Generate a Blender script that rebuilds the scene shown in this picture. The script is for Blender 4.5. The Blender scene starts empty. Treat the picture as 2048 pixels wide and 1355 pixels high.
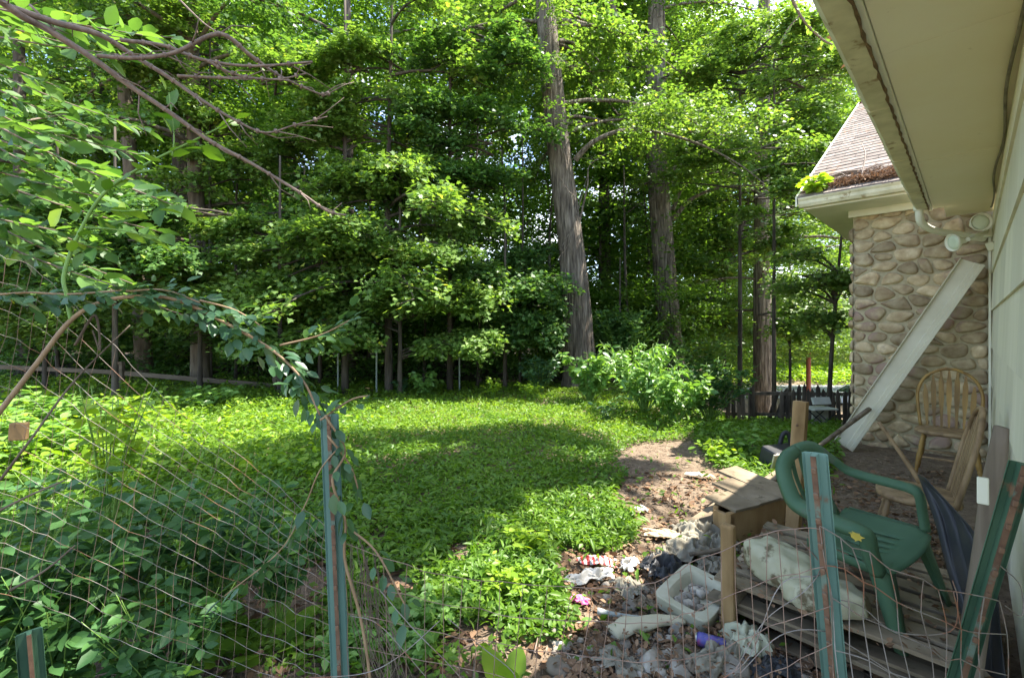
import bpy, math, random
import numpy as np
from mathutils import Vector, Matrix, noise as mnoise

scn = bpy.context.scene
COL = scn.collection
R_ = math.radians

# ---------------------------------------------------------------- camera, sky, sun, exposure
EYE = 1.6
F = 910.2          # focal length in photograph pixels (16 mm lens on 36 mm)
HZ = 655.0         # horizon row
cam_d = bpy.data.cameras.new('camera'); cam_d.lens = 16; cam_d.sensor_width = 36
cam_d.shift_y = -(677.5-HZ)/2048.0
cam_d.clip_start = 0.05; cam_d.clip_end = 600
cam = bpy.data.objects.new('camera', cam_d); COL.objects.link(cam)
cam.location = (0, 0, EYE); cam.rotation_euler = (R_(90), 0, 0)
scn.camera = cam

SD = np.array([1.73, 0.30, 3.3]); SD = SD/np.linalg.norm(SD)      # towards the sun
world = bpy.data.worlds.new('World'); scn.world = world; world.use_nodes = True
wn = world.node_tree; wn.nodes.clear()
wo = wn.nodes.new('ShaderNodeOutputWorld'); wb = wn.nodes.new('ShaderNodeBackground')
sky = wn.nodes.new('ShaderNodeTexSky'); sky.sky_type = 'NISHITA'; sky.sun_disc = False
sky.sun_elevation = math.asin(SD[2]); sky.sun_rotation = math.atan2(SD[0], SD[1])
sky.air_density = 1.0; sky.dust_density = 0.8
tc = wn.nodes.new('ShaderNodeTexCoord'); cn = wn.nodes.new('ShaderNodeTexNoise')
cn.inputs['Scale'].default_value = 2.6; cn.inputs['Detail'].default_value = 8; cn.inputs['Roughness'].default_value = 0.6
cr = wn.nodes.new('ShaderNodeValToRGB'); cr.color_ramp.elements[0].position = 0.52; cr.color_ramp.elements[1].position = 0.76
mx = wn.nodes.new('ShaderNodeMixRGB'); mx.inputs['Color2'].default_value = (8.8, 8.5, 8.0, 1)
mpw = wn.nodes.new('ShaderNodeMapping'); mpw.inputs['Location'].default_value = (3.1, 1.7, .4); wn.links.new(tc.outputs['Generated'], mpw.inputs['Vector']); wn.links.new(mpw.outputs['Vector'], cn.inputs['Vector']); wn.links.new(cn.outputs['Fac'], cr.inputs['Fac'])
wn.links.new(cr.outputs['Color'], mx.inputs['Fac']); wn.links.new(sky.outputs['Color'], mx.inputs['Color1'])
wn.links.new(mx.outputs['Color'], wb.inputs['Color']); wb.inputs['Strength'].default_value = 0.15
wn.links.new(wb.outputs['Background'], wo.inputs['Surface'])

sun_d = bpy.data.lights.new('sun', 'SUN'); sun_d.energy = 5.0; sun_d.angle = R_(0.55); sun_d.color = (1.0, 0.95, 0.86)
sun = bpy.data.objects.new('sun', sun_d); COL.objects.link(sun); sun.location = (20, 5, 30)
sun.rotation_euler = Vector(SD).to_track_quat('Z', 'Y').to_euler()

scn.view_settings.view_transform = 'Standard'; scn.view_settings.look = 'None'
scn.view_settings.gamma = 1.0; scn.view_settings.use_curve_mapping = False
scn.view_settings.exposure = 2.0
scn.render.engine = 'CYCLES'
scn.cycles.max_bounces = 7; scn.cycles.diffuse_bounces = 4; scn.cycles.glossy_bounces = 2
scn.cycles.transmission_bounces = 4; scn.cycles.transparent_max_bounces = 4
scn.cycles.use_denoising = True; scn.cycles.sample_clamp_indirect = 6

# ---------------------------------------------------------------- helpers
def ss(a, b, x):
    t = np.clip((np.asarray(x, float)-a)/(b-a), 0, 1); return t*t*(3-2*t)
def vnoise(x, y, s=1.0, seed=0):
    return (np.sin(x*1.7*s+seed)*np.cos(y*1.3*s-seed*2.1)+0.5*np.sin(x*3.9*s+y*2.7*s+seed*3)+0.25*np.sin(x*7.3*s-y*8.1*s+seed))/1.75
def terrain(x, y):
    x = np.asarray(x, float); y = np.asarray(y, float)
    w = ss(0.28, 0.50, x/np.maximum(y, 0.5))*ss(5.5, 8, y)
    d = np.clip(y-6.5, 0, 26.5)*0.151
    rise = np.clip(y-45, 0, 40)*0.16
    z = -w*d + w*rise + (1-w)*(-0.02*np.clip(y-16, 0, 60))
    z = z + 0.03*vnoise(x, y, 1.1, 2)*np.exp(-np.maximum(y-15, 0)/10)*(1-w*0.6)
    # raised mound behind the left fence
    z = z + 0.22*np.exp(-(((x+1.9)/0.55)**2+((y-2.95)/0.4)**2))
    return z
def P(px, py, Y):            # photograph pixel at depth Y -> place in the world
    return np.array([(px-1024.0)/F*Y, Y, EYE-(py-HZ)/F*Y])
def G(px, py, z=0.0):        # photograph pixel on the level z
    Y = (EYE-z)*F/(py-HZ); return np.array([(px-1024.0)/F*Y, Y, z])
dH = np.array([0.711, 0.703, 0]); dH = dH/np.linalg.norm(dH); qH = np.array([dH[1], -dH[0], 0])
def H(s, p, z=0.0): return dH*s + qH*p + np.array([0, 0, z])
RH = np.array([dH, qH, [0, 0, 1]]).T      # columns: along the wall, towards the wall, up
def rotz(a): c, s = math.cos(a), math.sin(a); return np.array([[c, -s, 0], [s, c, 0], [0, 0, 1]])
def rotx(a): c, s = math.cos(a), math.sin(a); return np.array([[1, 0, 0], [0, c, -s], [0, s, c]])
def roty(a): c, s = math.cos(a), math.sin(a); return np.array([[c, 0, s], [0, 1, 0], [-s, 0, c]])
def nrm(v): v = np.asarray(v, float); return v/(np.linalg.norm(v)+1e-12)
def frame_of(d, up=(0, 0, 1)):
    d = nrm(d); u = np.asarray(up, float)
    if abs(np.dot(d, nrm(u))) > 0.98: u = np.array([1., 0, 0])
    s = nrm(np.cross(u, d)); return d, s, np.cross(d, s)
def smooth_path(pts, n=6):
    pts = [np.asarray(p, float) for p in pts]
    if len(pts) < 3: 
        return [pts[0]+(pts[-1]-pts[0])*t for t in np.linspace(0, 1, n+1)]
    out = []; q = [2*pts[0]-pts[1]]+pts+[2*pts[-1]-pts[-2]]
    for i in range(1, len(q)-2):
        for k in range(n):
            t = k/n; a, b, c, d = q[i-1], q[i], q[i+1], q[i+2]
            out.append(0.5*((2*b)+(-a+c)*t+(2*a-5*b+4*c-d)*t*t+(-a+3*b-3*c+d)*t**3))
    out.append(pts[-1]); return out

class MB:
    def __init__(s): s.v = []; s.f = []; s.a = []
    def add(s, vs, fs, var=0.5):
        o = len(s.v); s.v += [tuple(map(float, p)) for p in vs]; s.f += [tuple(i+o for i in f) for f in fs]; s.a += [var]*len(fs); return s
    def box(s, c, size, R=np.eye(3), var=0.5):
        c = np.asarray(c, float); h = np.asarray(size, float)/2
        vs = [c+R@(h*np.array(k)) for k in ((-1,-1,-1),(1,-1,-1),(1,1,-1),(-1,1,-1),(-1,-1,1),(1,-1,1),(1,1,1),(-1,1,1))]
        return s.add(vs, [(0,3,2,1),(4,5,6,7),(0,1,5,4),(1,2,6,5),(2,3,7,6),(3,0,4,7)], var)
    def beam(s, a, b, w, h, up=(0,0,1), var=0.5):      # box from a to b, w across, h along up
        a = np.asarray(a, float); b = np.asarray(b, float); d, sd, u = frame_of(b-a, up)
        return s.box((a+b)/2, (np.linalg.norm(b-a), w, h), np.array([d, sd, u]).T, var)
    def tube(s, pts, r, n=6, cap=True, var=0.5, flat=1.0, lump=None):
        pts = [np.asarray(p, float) for p in pts]; m = len(pts)
        rr = np.interp(np.linspace(0, 1, m), np.linspace(0, 1, len(r)), r) if hasattr(r, '__len__') else np.full(m, float(r))
        vs = []; u = None
        for i in range(m):
            d = nrm(pts[min(i+1, m-1)]-pts[max(i-1, 0)])
            if u is None: _, a, b = frame_of(d); u = a
            u = nrm(u-d*np.dot(u, d)); w = np.cross(d, u)
            for k in range(n):
                t = 2*math.pi*k/n; q = rr[i]*(lump(t, i/(m-1)) if lump else 1)
                vs.append(pts[i]+(u*math.cos(t)+w*math.sin(t)*flat)*q)
        fs = [(i*n+k, i*n+(k+1) % n, (i+1)*n+(k+1) % n, (i+1)*n+k) for i in range(m-1) for k in range(n)]
        if cap: fs += [tuple(range(n-1, -1, -1)), tuple((m-1)*n+k for k in range(n))]
        return s.add(vs, fs, var)
    def lathe(s, base, axis, prof, n=16, var=0.5):     # prof: (distance along axis, radius)
        d, a, b = frame_of(axis); base = np.asarray(base, float); vs = []
        for h, r in prof:
            for k in range(n):
                t = 2*math.pi*k/n; vs.append(base+d*h+(a*math.cos(t)+b*math.sin(t))*r)
        m = len(prof)
        fs = [(i*n+k, i*n+(k+1) % n, (i+1)*n+(k+1) % n, (i+1)*n+k) for i in range(m-1) for k in range(n)]
        fs += [tuple(range(n-1, -1, -1)), tuple((m-1)*n+k for k in range(n))]
        return s.add(vs, fs, var)
    def prism(s, poly, o, ax, ay, az, t, var=0.5):     # polygon in the ax/ay plane, thickness t along az
        n = len(poly); o = np.asarray(o, float); ax, ay, az = [np.asarray(k, float) for k in (ax, ay, az)]
        vs = [o+ax*x+ay*y for x, y in poly]+[o+ax*x+ay*y+az*t for x, y in poly]
        return s.add(vs, [tuple(range(n-1, -1, -1)), tuple(range(n, 2*n))]+[(i, (i+1) % n, n+(i+1) % n, n+i) for i in range(n)], var)
    def grid(s, V, var=0.5, closed=False):             # V: array (r, c, 3)
        r, c = V.shape[:2]; vs = V.reshape(-1, 3)
        fs = [(i*c+j, i*c+j+1, (i+1)*c+j+1, (i+1)*c+j) for i in range(r-1) for j in range(c-1)]
        return s.add(vs, fs, var)
    def build(s, name, mat, parent=None, smooth=False, bevel=0, solid=0, sub=0):
        me = bpy.data.meshes.new(name); me.from_pydata(s.v, [], s.f); me.update()
        at = me.attributes.new('var', 'FLOAT', 'FACE'); at.data.foreach_set('value', np.array(s.a, np.float32))
        if smooth: me.polygons.foreach_set('use_smooth', np.ones(len(me.polygons), bool))
        me.materials.append(mat)
        o = bpy.data.objects.new(name, me); COL.objects.link(o); o.parent = parent
        if solid:
            m = o.modifiers.new('solid', 'SOLIDIFY'); m.thickness = solid; m.offset = 0
        if bevel:
            m = o.modifiers.new('bevel', 'BEVEL'); m.width = bevel; m.segments = 2; m.limit_method = 'ANGLE'; m.angle_limit = R_(40)
        if sub:
            m = o.modifiers.new('sub', 'SUBSURF'); m.levels = sub; m.render_levels = sub
        return o

def tag(o, label=None, cat=None, group=None, kind=None):
    if label: o['label'] = label
    if cat: o['category'] = cat
    if group: o['group'] = group
    if kind: o['kind'] = kind
    return o
def empty(name, loc=(0, 0, 0)):
    o = bpy.data.objects.new(name, None); COL.objects.link(o); o.location = tuple(map(float, loc)); o.empty_display_size = 0.2; return o
def reparent(root):          # children were built in world coordinates: keep them there
    inv = Matrix.Translation(root.location).inverted()
    for c in root.children: c.matrix_parent_inverse = inv
    return root

# ---- materials
def new_mat(name):
    m = bpy.data.materials.new(name); m.use_nodes = True; nt = m.node_tree
    return m, nt, nt.nodes['Principled BSDF'], nt.nodes['Material Output']
def surf(name, cols, scale=8, stretch=(1, 1, 1), rough=0.8, bump=0.3, bdist=0.01, var=0.25, detail=8, spec=0.3, metal=0, spots=None, rots=0.55):
    """noise mottled surface: cols = 2-3 colours; spots = (colour, scale, threshold) for dirt, rust or moss"""
    m, nt, b, out = new_mat(name); N = nt.nodes; L = nt.links
    tcn = N.new('ShaderNodeTexCoord'); mp = N.new('ShaderNodeMapping'); mp.inputs['Scale'].default_value = stretch
    L.new(tcn.outputs['Object'], mp.inputs['Vector'])
    n1 = N.new('ShaderNodeTexNoise'); n1.inputs['Scale'].default_value = scale; n1.inputs['Detail'].default_value = detail; n1.inputs['Roughness'].default_value = rots
    L.new(mp.outputs['Vector'], n1.inputs['Vector'])
    r = N.new('ShaderNodeValToRGB'); e = r.color_ramp.elements
    e[0].position = 0.3; e[1].position = 0.7; e[0].color = (*cols[0], 1); e[1].color = (*cols[-1], 1)
    if len(cols) == 3: k = e.new(0.5); k.color = (*cols[1], 1)
    L.new(n1.outputs['Fac'], r.inputs['Fac'])
    at = N.new('ShaderNodeAttribute'); at.attribute_name = 'var'
    mr = N.new('ShaderNodeMapRange'); mr.inputs['To Min'].default_value = 1-var; mr.inputs['To Max'].default_value = 1+var
    L.new(at.outputs['Fac'], mr.inputs['Value'])
    mu = N.new('ShaderNodeMixRGB'); mu.blend_type = 'MULTIPLY'; mu.inputs['Fac'].default_value = 1
    L.new(r.outputs['Color'], mu.inputs['Color1']); L.new(mr.outputs['Result'], mu.inputs['Color2'])
    col = mu.outputs['Color']
    if spots:
        n2 = N.new('ShaderNodeTexNoise'); n2.inputs['Scale'].default_value = spots[1]; n2.inputs['Detail'].default_value = 10; n2.inputs['Roughness'].default_value = 0.65
        L.new(tcn.outputs['Object'], n2.inputs['Vector'])
        r2 = N.new('ShaderNodeValToRGB'); r2.color_ramp.elements[0].position = spots[2]; r2.color_ramp.elements[1].position = spots[2]+0.07
        L.new(n2.outputs['Fac'], r2.inputs['Fac'])
        m2 = N.new('ShaderNodeMixRGB'); m2.inputs['Color2'].default_value = (*spots[0], 1)
        L.new(r2.outputs['Color'], m2.inputs['Fac']); L.new(col, m2.inputs['Color1']); col = m2.outputs['Color']
    L.new(col, b.inputs['Base Color']); b.inputs['Roughness'].default_value = rough; b.inputs['Metallic'].default_value = metal
    b.inputs['Specular IOR Level'].default_value = spec
    if bump:
        bp = N.new('ShaderNodeBump'); bp.inputs['Strength'].default_value = bump; bp.inputs['Distance'].default_value = bdist
        L.new(n1.outputs['Fac'], bp.inputs['Height']); L.new(bp.outputs['Normal'], b.inputs['Normal'])
    return m
def leafmat(name, c0, c1, trans=0.4, tcol=None, rough=0.45, spec=0.35, c2=None):
    m, nt, b, out = new_mat(name); N = nt.nodes; L = nt.links
    at = N.new('ShaderNodeAttribute'); at.attribute_name = 'var'
    r = N.new('ShaderNodeValToRGB'); e = r.color_ramp.elements; e[0].color = (*c0, 1); e[1].color = (*c1, 1)
    if c2: e[1].position = 0.93; k = e.new(1.0); k.color = (*c2, 1)
    L.new(at.outputs['Fac'], r.inputs['Fac']); L.new(r.outputs['Color'], b.inputs['Base Color'])
    b.inputs['Roughness'].default_value = rough; b.inputs['Specular IOR Level'].default_value = spec
    t = N.new('ShaderNodeBsdfTranslucent'); hs = N.new('ShaderNodeMixRGB'); hs.blend_type = 'MULTIPLY'; hs.inputs['Fac'].default_value = 1
    hs.inputs['Color2'].default_value = (*(tcol or (1.45, 1.45, 0.55)), 1)
    L.new(r.outputs['Color'], hs.inputs['Color1']); L.new(hs.outputs['Color'], t.inputs['Color'])
    mxs = N.new('ShaderNodeMixShader'); mxs.inputs['Fac'].default_value = trans
    L.new(b.outputs['BSDF'], mxs.inputs[1]); L.new(t.outputs['BSDF'], mxs.inputs[2]); L.new(mxs.outputs['Shader'], out.inputs['Surface'])
    return m

# ---- leaves: many small faces in one mesh
T_RHOMB = (np.array([[0,0,0],[.45,.30,.06],[1,0,-.06],[.45,-.30,.06]]), [(0,1,2),(0,2,3)])
T_OVAL = (np.array([[0,0,0],[.22,.22,.04],[.55,.27,.05],[.82,.14,.0],[1,0,-.07],[.82,-.14,.0],[.55,-.27,.05],[.22,-.22,.04],[.5,0,-.02]]),
          [(0,1,2,8),(8,2,3,4),(0,8,6,7),(8,4,5,6)])
T_LANCE = (np.array([[0,0,0],[.35,.13,.03],[1,0,-.12],[.35,-.13,.03]]), [(0,1,2),(0,2,3)])
T_LANCE2 = (np.array([[0,0,0],[.3,.13,.05],[.65,.12,.0],[1,0,-.22],[.65,-.12,.0],[.3,-.13,.05],[.5,0,-.01]]), [(0,1,2,6),(6,2,3),(0,6,4,5),(6,3,4)])
T_MAPLE = (np.array([[0,0,0],[.12,.32,0],[.02,.52,.02],[.33,.34,0],[.50,.52,.02],[.58,.22,0],[1,0,-.05],[.58,-.22,0],[.50,-.52,.02],[.33,-.34,0],[.02,-.52,.02],[.12,-.32,0]]),
           [(0,1,2,3),(0,3,4,5),(0,5,6,7),(0,7,8,9),(0,9,10,11)])
def leaf_mesh(name, pos, axis, normal, size, tmpl, mat, rng, parent=None, var=None):
    V, Fs = tmpl; n = len(pos); k = len(V)
    ax = axis/np.linalg.norm(axis, axis=1, keepdims=True)
    nm = normal-ax*np.sum(normal*ax, 1, keepdims=True); nm /= (np.linalg.norm(nm, axis=1, keepdims=True)+1e-9)
    sd = np.cross(nm, ax); sz = np.asarray(size).reshape(-1, 1, 1)
    co = pos[:, None, :]+sz*(V[None, :, 0:1]*ax[:, None, :]+V[None, :, 1:2]*sd[:, None, :]+V[None, :, 2:3]*nm[:, None, :])
    me = bpy.data.meshes.new(name); me.vertices.add(n*k); me.vertices.foreach_set('co', co.astype(np.float32).ravel())
    li = np.concatenate([np.array(f) for f in Fs]); tot = np.array([len(f) for f in Fs]); nl = len(li)
    loops = (np.arange(n)[:, None]*k+li[None, :]).ravel(); me.loops.add(len(loops)); me.loops.foreach_set('vertex_index', loops.astype(np.int32))
    st = np.concatenate([[0], np.cumsum(tot)[:-1]]); starts = (np.arange(n)[:, None]*nl+st[None, :]).ravel()
    me.polygons.add(len(starts)); me.polygons.foreach_set('loop_start', starts.astype(np.int32))
    me.polygons.foreach_set('loop_total', np.tile(tot, n).astype(np.int32))
    if var is None: var = rng.random(n)
    at = me.attributes.new('var', 'FLOAT', 'FACE'); at.data.foreach_set('value', np.repeat(var, len(Fs)).astype(np.float32))
    me.update(calc_edges=True); me.materials.append(mat)
    o = bpy.data.objects.new(name, me); COL.objects.link(o); o.parent = parent
    return o
def unit(rng, n):
    v = rng.normal(size=(n, 3)); return v/np.linalg.norm(v, axis=1, keepdims=True)

# ---------------------------------------------------------------- material set
M = {}
M['soil'] = surf('soil', [(.085,.058,.038), (.165,.12,.08), (.25,.19,.135)], scale=14, bump=0.9, bdist=0.03, rough=0.95, detail=14, rots=0.7, spots=((.05,.035,.02), 30, .58))
M['asphalt'] = surf('asphalt', [(.24,.24,.25), (.32,.32,.33)], scale=4, bump=0.1, rough=0.9)
M['bark_grey'] = surf('bark_grey', [(.03,.024,.02), (.165,.132,.10), (.38,.32,.25)], scale=17, stretch=(1, 1, .085), bump=1.0, bdist=.09, rough=0.95, rots=.65, spots=((.16,.18,.10), 2.2, .62))
M['bark_dark'] = surf('bark_dark', [(.03,.024,.018), (.075,.06,.045), (.12,.10,.08)], scale=10, stretch=(1, 1, .15), bump=0.8, bdist=.03, rough=0.95)
M['bark_brown'] = surf('bark_brown', [(.06,.045,.03), (.13,.10,.07), (.19,.155,.11)], scale=12, stretch=(1, 1, .2), bump=0.6, bdist=.02, rough=0.9)
M['twig'] = surf('twig', [(.12,.085,.065), (.27,.20,.155)], scale=60, bump=0.3, bdist=.002, rough=0.7)
M['cane'] = surf('cane', [(.20,.13,.07), (.32,.22,.12)], scale=30, bump=0.2, bdist=.002, rough=0.6)
M['stem_green'] = surf('stem_green', [(.12,.22,.04), (.18,.30,.06)], scale=20, bump=0, rough=0.5)
M['stem_red'] = surf('stem_red', [(.28,.08,.05), (.40,.13,.08)], scale=20, bump=.4, rough=0.8)
M['leaf_lawn'] = leafmat('leaf_lawn', (.075,.165,.018), (.18,.30,.035), .42)
M['leaf_seedling'] = leafmat('leaf_seedling', (.16,.29,.025), (.31,.43,.04), .5)
M['leaf_maple'] = leafmat('leaf_maple', (.042,.11,.028), (.14,.255,.065), .46, c2=(.27,.37,.06))
M['leaf_light'] = leafmat('leaf_light', (.075,.16,.028), (.22,.33,.08), .46, c2=(.38,.44,.08))
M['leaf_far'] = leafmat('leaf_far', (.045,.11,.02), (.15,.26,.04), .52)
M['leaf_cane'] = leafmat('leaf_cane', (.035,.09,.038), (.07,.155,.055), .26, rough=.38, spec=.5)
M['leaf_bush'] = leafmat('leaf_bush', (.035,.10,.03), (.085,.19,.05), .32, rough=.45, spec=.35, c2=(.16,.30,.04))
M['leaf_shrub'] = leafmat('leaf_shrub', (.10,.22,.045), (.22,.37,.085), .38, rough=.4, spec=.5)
M['leaf_litter'] = leafmat('leaf_litter', (.10,.055,.03), (.32,.20,.12), .15, (1.2,1,.8), rough=.8, spec=.15)
M['chips'] = leafmat('chips', (.11,.075,.05), (.36,.27,.19), .05, (1,1,1), rough=.9, spec=.1)

# ---------------------------------------------------------------- ground and road
def axis_pts(lo, hi, fine_lo, fine_hi, fine, coarse):
    a = list(np.arange(lo, fine_lo, coarse))+list(np.arange(fine_lo, fine_hi, fine))+list(np.arange(fine_hi, hi+coarse, coarse)); return np.array(a)
xs = axis_pts(-120, 120, -9, 9, .22, 3.0); ys = axis_pts(-12, 160, -2, 14, .22, 2.0)
X, Y_ = np.meshgrid(xs, ys, indexing='xy')
gm = MB(); gm.grid(np.stack([X, Y_, terrain(X, Y_)], -1))
tag(gm.build('ground', M['soil'], smooth=True), kind='structure')
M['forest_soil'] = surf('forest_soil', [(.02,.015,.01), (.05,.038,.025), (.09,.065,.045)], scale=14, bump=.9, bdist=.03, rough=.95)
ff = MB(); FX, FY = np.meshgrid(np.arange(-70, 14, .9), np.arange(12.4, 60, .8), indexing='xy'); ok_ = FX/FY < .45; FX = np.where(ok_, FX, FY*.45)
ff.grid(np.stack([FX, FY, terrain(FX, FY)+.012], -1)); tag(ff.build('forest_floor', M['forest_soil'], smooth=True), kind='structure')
rm = MB(); rx = np.linspace(10, 60, 60); RX, RY = np.meshgrid(rx, np.array([36., 38, 40, 42, 44.2]), indexing='xy')
rm.grid(np.stack([RX, RY, terrain(RX, RY)+.03], -1))
tag(rm.build('road', M['asphalt']), kind='structure')

# ---------------------------------------------------------------- house
house = empty('house', H(7.75, .2))
stone_cols = []
M['mortar'] = surf('mortar', [(.36,.30,.18), (.50,.43,.28)], scale=16, bump=.8, bdist=.015, rough=.95)
M['stone'] = surf('stone', [(.29,.20,.11), (.44,.335,.20), (.58,.475,.31)], scale=8, bump=.6, bdist=.012, rough=.88, var=.38, spots=((.34,.23,.17), 1.9, .55))
M['cream'] = surf('cream', [(.68,.66,.51), (.77,.75,.60)], scale=3, bump=.06, bdist=.004, rough=.55, spots=((.36,.27,.15), 5, .68))
M['soffit'] = surf('soffit', [(.84,.76,.54), (.88,.82,.64)], scale=1.6, bump=.05, bdist=.004, rough=.6, spots=((.30,.22,.12), 6.5, .67))
M['siding'] = surf('siding', [(.70,.66,.49), (.78,.74,.58)], scale=5, stretch=(1, 1, .3), bump=.12, bdist=.004, rough=.7, var=.08, spots=((.35,.36,.24), 11, .72))
M['shingle'] = surf('shingle', [(.12,.095,.08), (.18,.145,.125), (.25,.21,.185)], scale=9, bump=.5, bdist=.006, rough=.9, var=.28, spots=((.24,.12,.06), 1.6, .56))
M['gutter'] = surf('gutter', [(.50,.46,.28), (.74,.69,.47)], scale=7, stretch=(1, 1, 1), bump=.1, bdist=.003, rough=.5, spots=((.30,.22,.10), 6, .585))
M['grime'] = surf('grime', [(.10,.07,.04), (.22,.14,.07)], scale=20, bump=.4, rough=.95)

WALLP = .165
# body behind the siding
mb = MB()
mb.box(H(7.0, 4.2, 1.35), (12.0, 7.94, 3.35), RH)
mb.box(H(12.4, 2.4, 1.2), (9.1, 7.1, 3.9), RH)
mb.build('inner_wall', M['siding'], house)
# lapped siding on the long wall
sd = MB(); rng = np.random.default_rng(5)
z = -.35; k = 0
while z < 2.95:
    h = .43; s0 = 1.0-.35*(k % 2)
    while s0 < 7.70:
        a = max(s0, 1.0); b = min(s0+.80-.004, 7.70); t = min(z+h+.012, 2.94)
        if b > a:
            vs = [H(a, WALLP-.012, z), H(b, WALLP-.012, z), H(b, WALLP+.003, t), H(a, WALLP+.003, t), H(a, WALLP+.04, z), H(b, WALLP+.04, z), H(b, WALLP+.04, t), H(a, WALLP+.04, t)]
            sd.add(vs, [(0,1,2,3),(5,4,7,6),(4,5,1,0),(3,2,6,7),(4,0,3,7),(1,5,6,2)], rng.random())
        s0 += .80
    z += h; k += 1
sd.build('siding', M['siding'], house)
# corner board by the stones and a flat board under the soffit
cb = MB(); cb.box(H(7.69, WALLP-.022, 1.35), (.09, .02, 3.1), RH); cb.build('corner_board', M['cream'], house, bevel=.003)
# soffit, fascia, gutter of the long eave
so = MB()
for k_ in range(3): so.box(H(.82+2.0733*(k_+.5), -.065, 2.965+.0015*(k_ % 2)), (2.069, .50, .03), RH)
so.box(H(7.35, -.02, 2.965), (.62, .41, .03), RH)
so.build('soffit', M['soffit'], house, bevel=.002)
fs_ = MB(); fs_.box(H(3.93, -.333, 3.03), (6.26, .03, .19), RH); fs_.build('fascia', M['cream'], house, bevel=.002)
def gutter(a, b, outer, up, name, w=.125, h=.125):
    # K profile trough, swept from a to b; outer points to the open side
    g = MB(); prof = [(0, h), (0, 0), (w*.62, 0), (w*.80, h*.30), (w*.83, h*.62), (w, h*.88), (w, h), (w*.90, h), (w*.90, h-.004), (w*.985, h-.008), (w*.80, h*.64), (w*.77, h*.34), (w*.6, .004), (.004, .004), (.004, h)]
    n = max(2, int(np.linalg.norm(b-a)/.4)); m = len(prof); vs = []
    rr = random.Random(3)
    for i in range(n+1):
        o = a+(b-a)*i/n; jig = rr.uniform(-.003, .003)
        for x, y in prof: vs.append(o+outer*(x+jig)+up*(y+jig))
    fc = [(i*m+j, i*m+j+1, (i+1)*m+j+1, (i+1)*m+j) for i in range(n) for j in range(m-1)]
    g.add(vs, fc)
    g.prism([(0, h), (0, 0), (w*.62, 0), (w*.80, h*.30), (w*.83, h*.62), (w, h*.88), (w, h)], b, outer, up, nrm(b-a), .006)
    g.prism([(0, h), (0, 0), (w*.62, 0), (w*.80, h*.30), (w*.83, h*.62), (w, h*.88), (w, h)], a, outer, up, -nrm(b-a), .006)
    return g.build(name, M['gutter'], house)
UP = np.array([0, 0, 1.])
gutter(H(.85, -.350, 2.93), H(6.95, -.350, 2.93), -qH, UP, 'gutter', w=.15, h=.14)
for s_ in (3.55, 4.75, 6.0):
    js = MB(); js.prism([(-.002, .145), (-.002, -.003), (.097, -.003), (.124, .04), (.129, .085), (.154, .12), (.154, .145)], H(s_, -.350, 2.93), -qH, UP, dH, .03); js.build('gutter_joint', M['gutter'], house)
gr = MB(); rg = random.Random(9)
gr.tube([H(s_, -.345+rg.uniform(-.004, .004), 2.928+rg.uniform(-.003, .003)) for s_ in np.linspace(.9, 6.95, 90)], .007, 5, lump=lambda t, u: 1+.5*math.sin(u*230)); gr.build('caulk_line', M['grime'], house)
cbm = MB(); cbm.tube([H(s_, .145+.012*math.sin(s_*3), 2.935+.006*math.sin(s_*5)) for s_ in np.linspace(1.0, 7.3, 60)], .008, 6); cbm.build('cable', surf('cable', [(.12,.11,.09), (.30,.28,.22)], rough=.6), house, smooth=True)
# leaf rubbish along the outer lip of the gutter
n = 500; ls = rng.uniform(1, 6.95, n); lp = np.stack([H(a, -.36-.13*rng.random(), 3.065+.012*rng.random()) for a in ls])
leaf_mesh('gutter_leaves', lp, unit(rng, n)*[1, 1, .4], unit(rng, n)*.6+UP, rng.uniform(.02, .06, n), T_RHOMB, M['leaf_litter'], rng, house)
# main roof over the eave
rf = MB(); c0 = -.44
rf.prism([(c0, 3.085), (4.2, 5.75), (8.6, 3.085), (8.6, 3.05), (4.2, 5.71), (c0, 3.05)], H(.7, 0, 0), qH, UP, dH, 6.25); rf.build('roof', M['shingle'], house)
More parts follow.
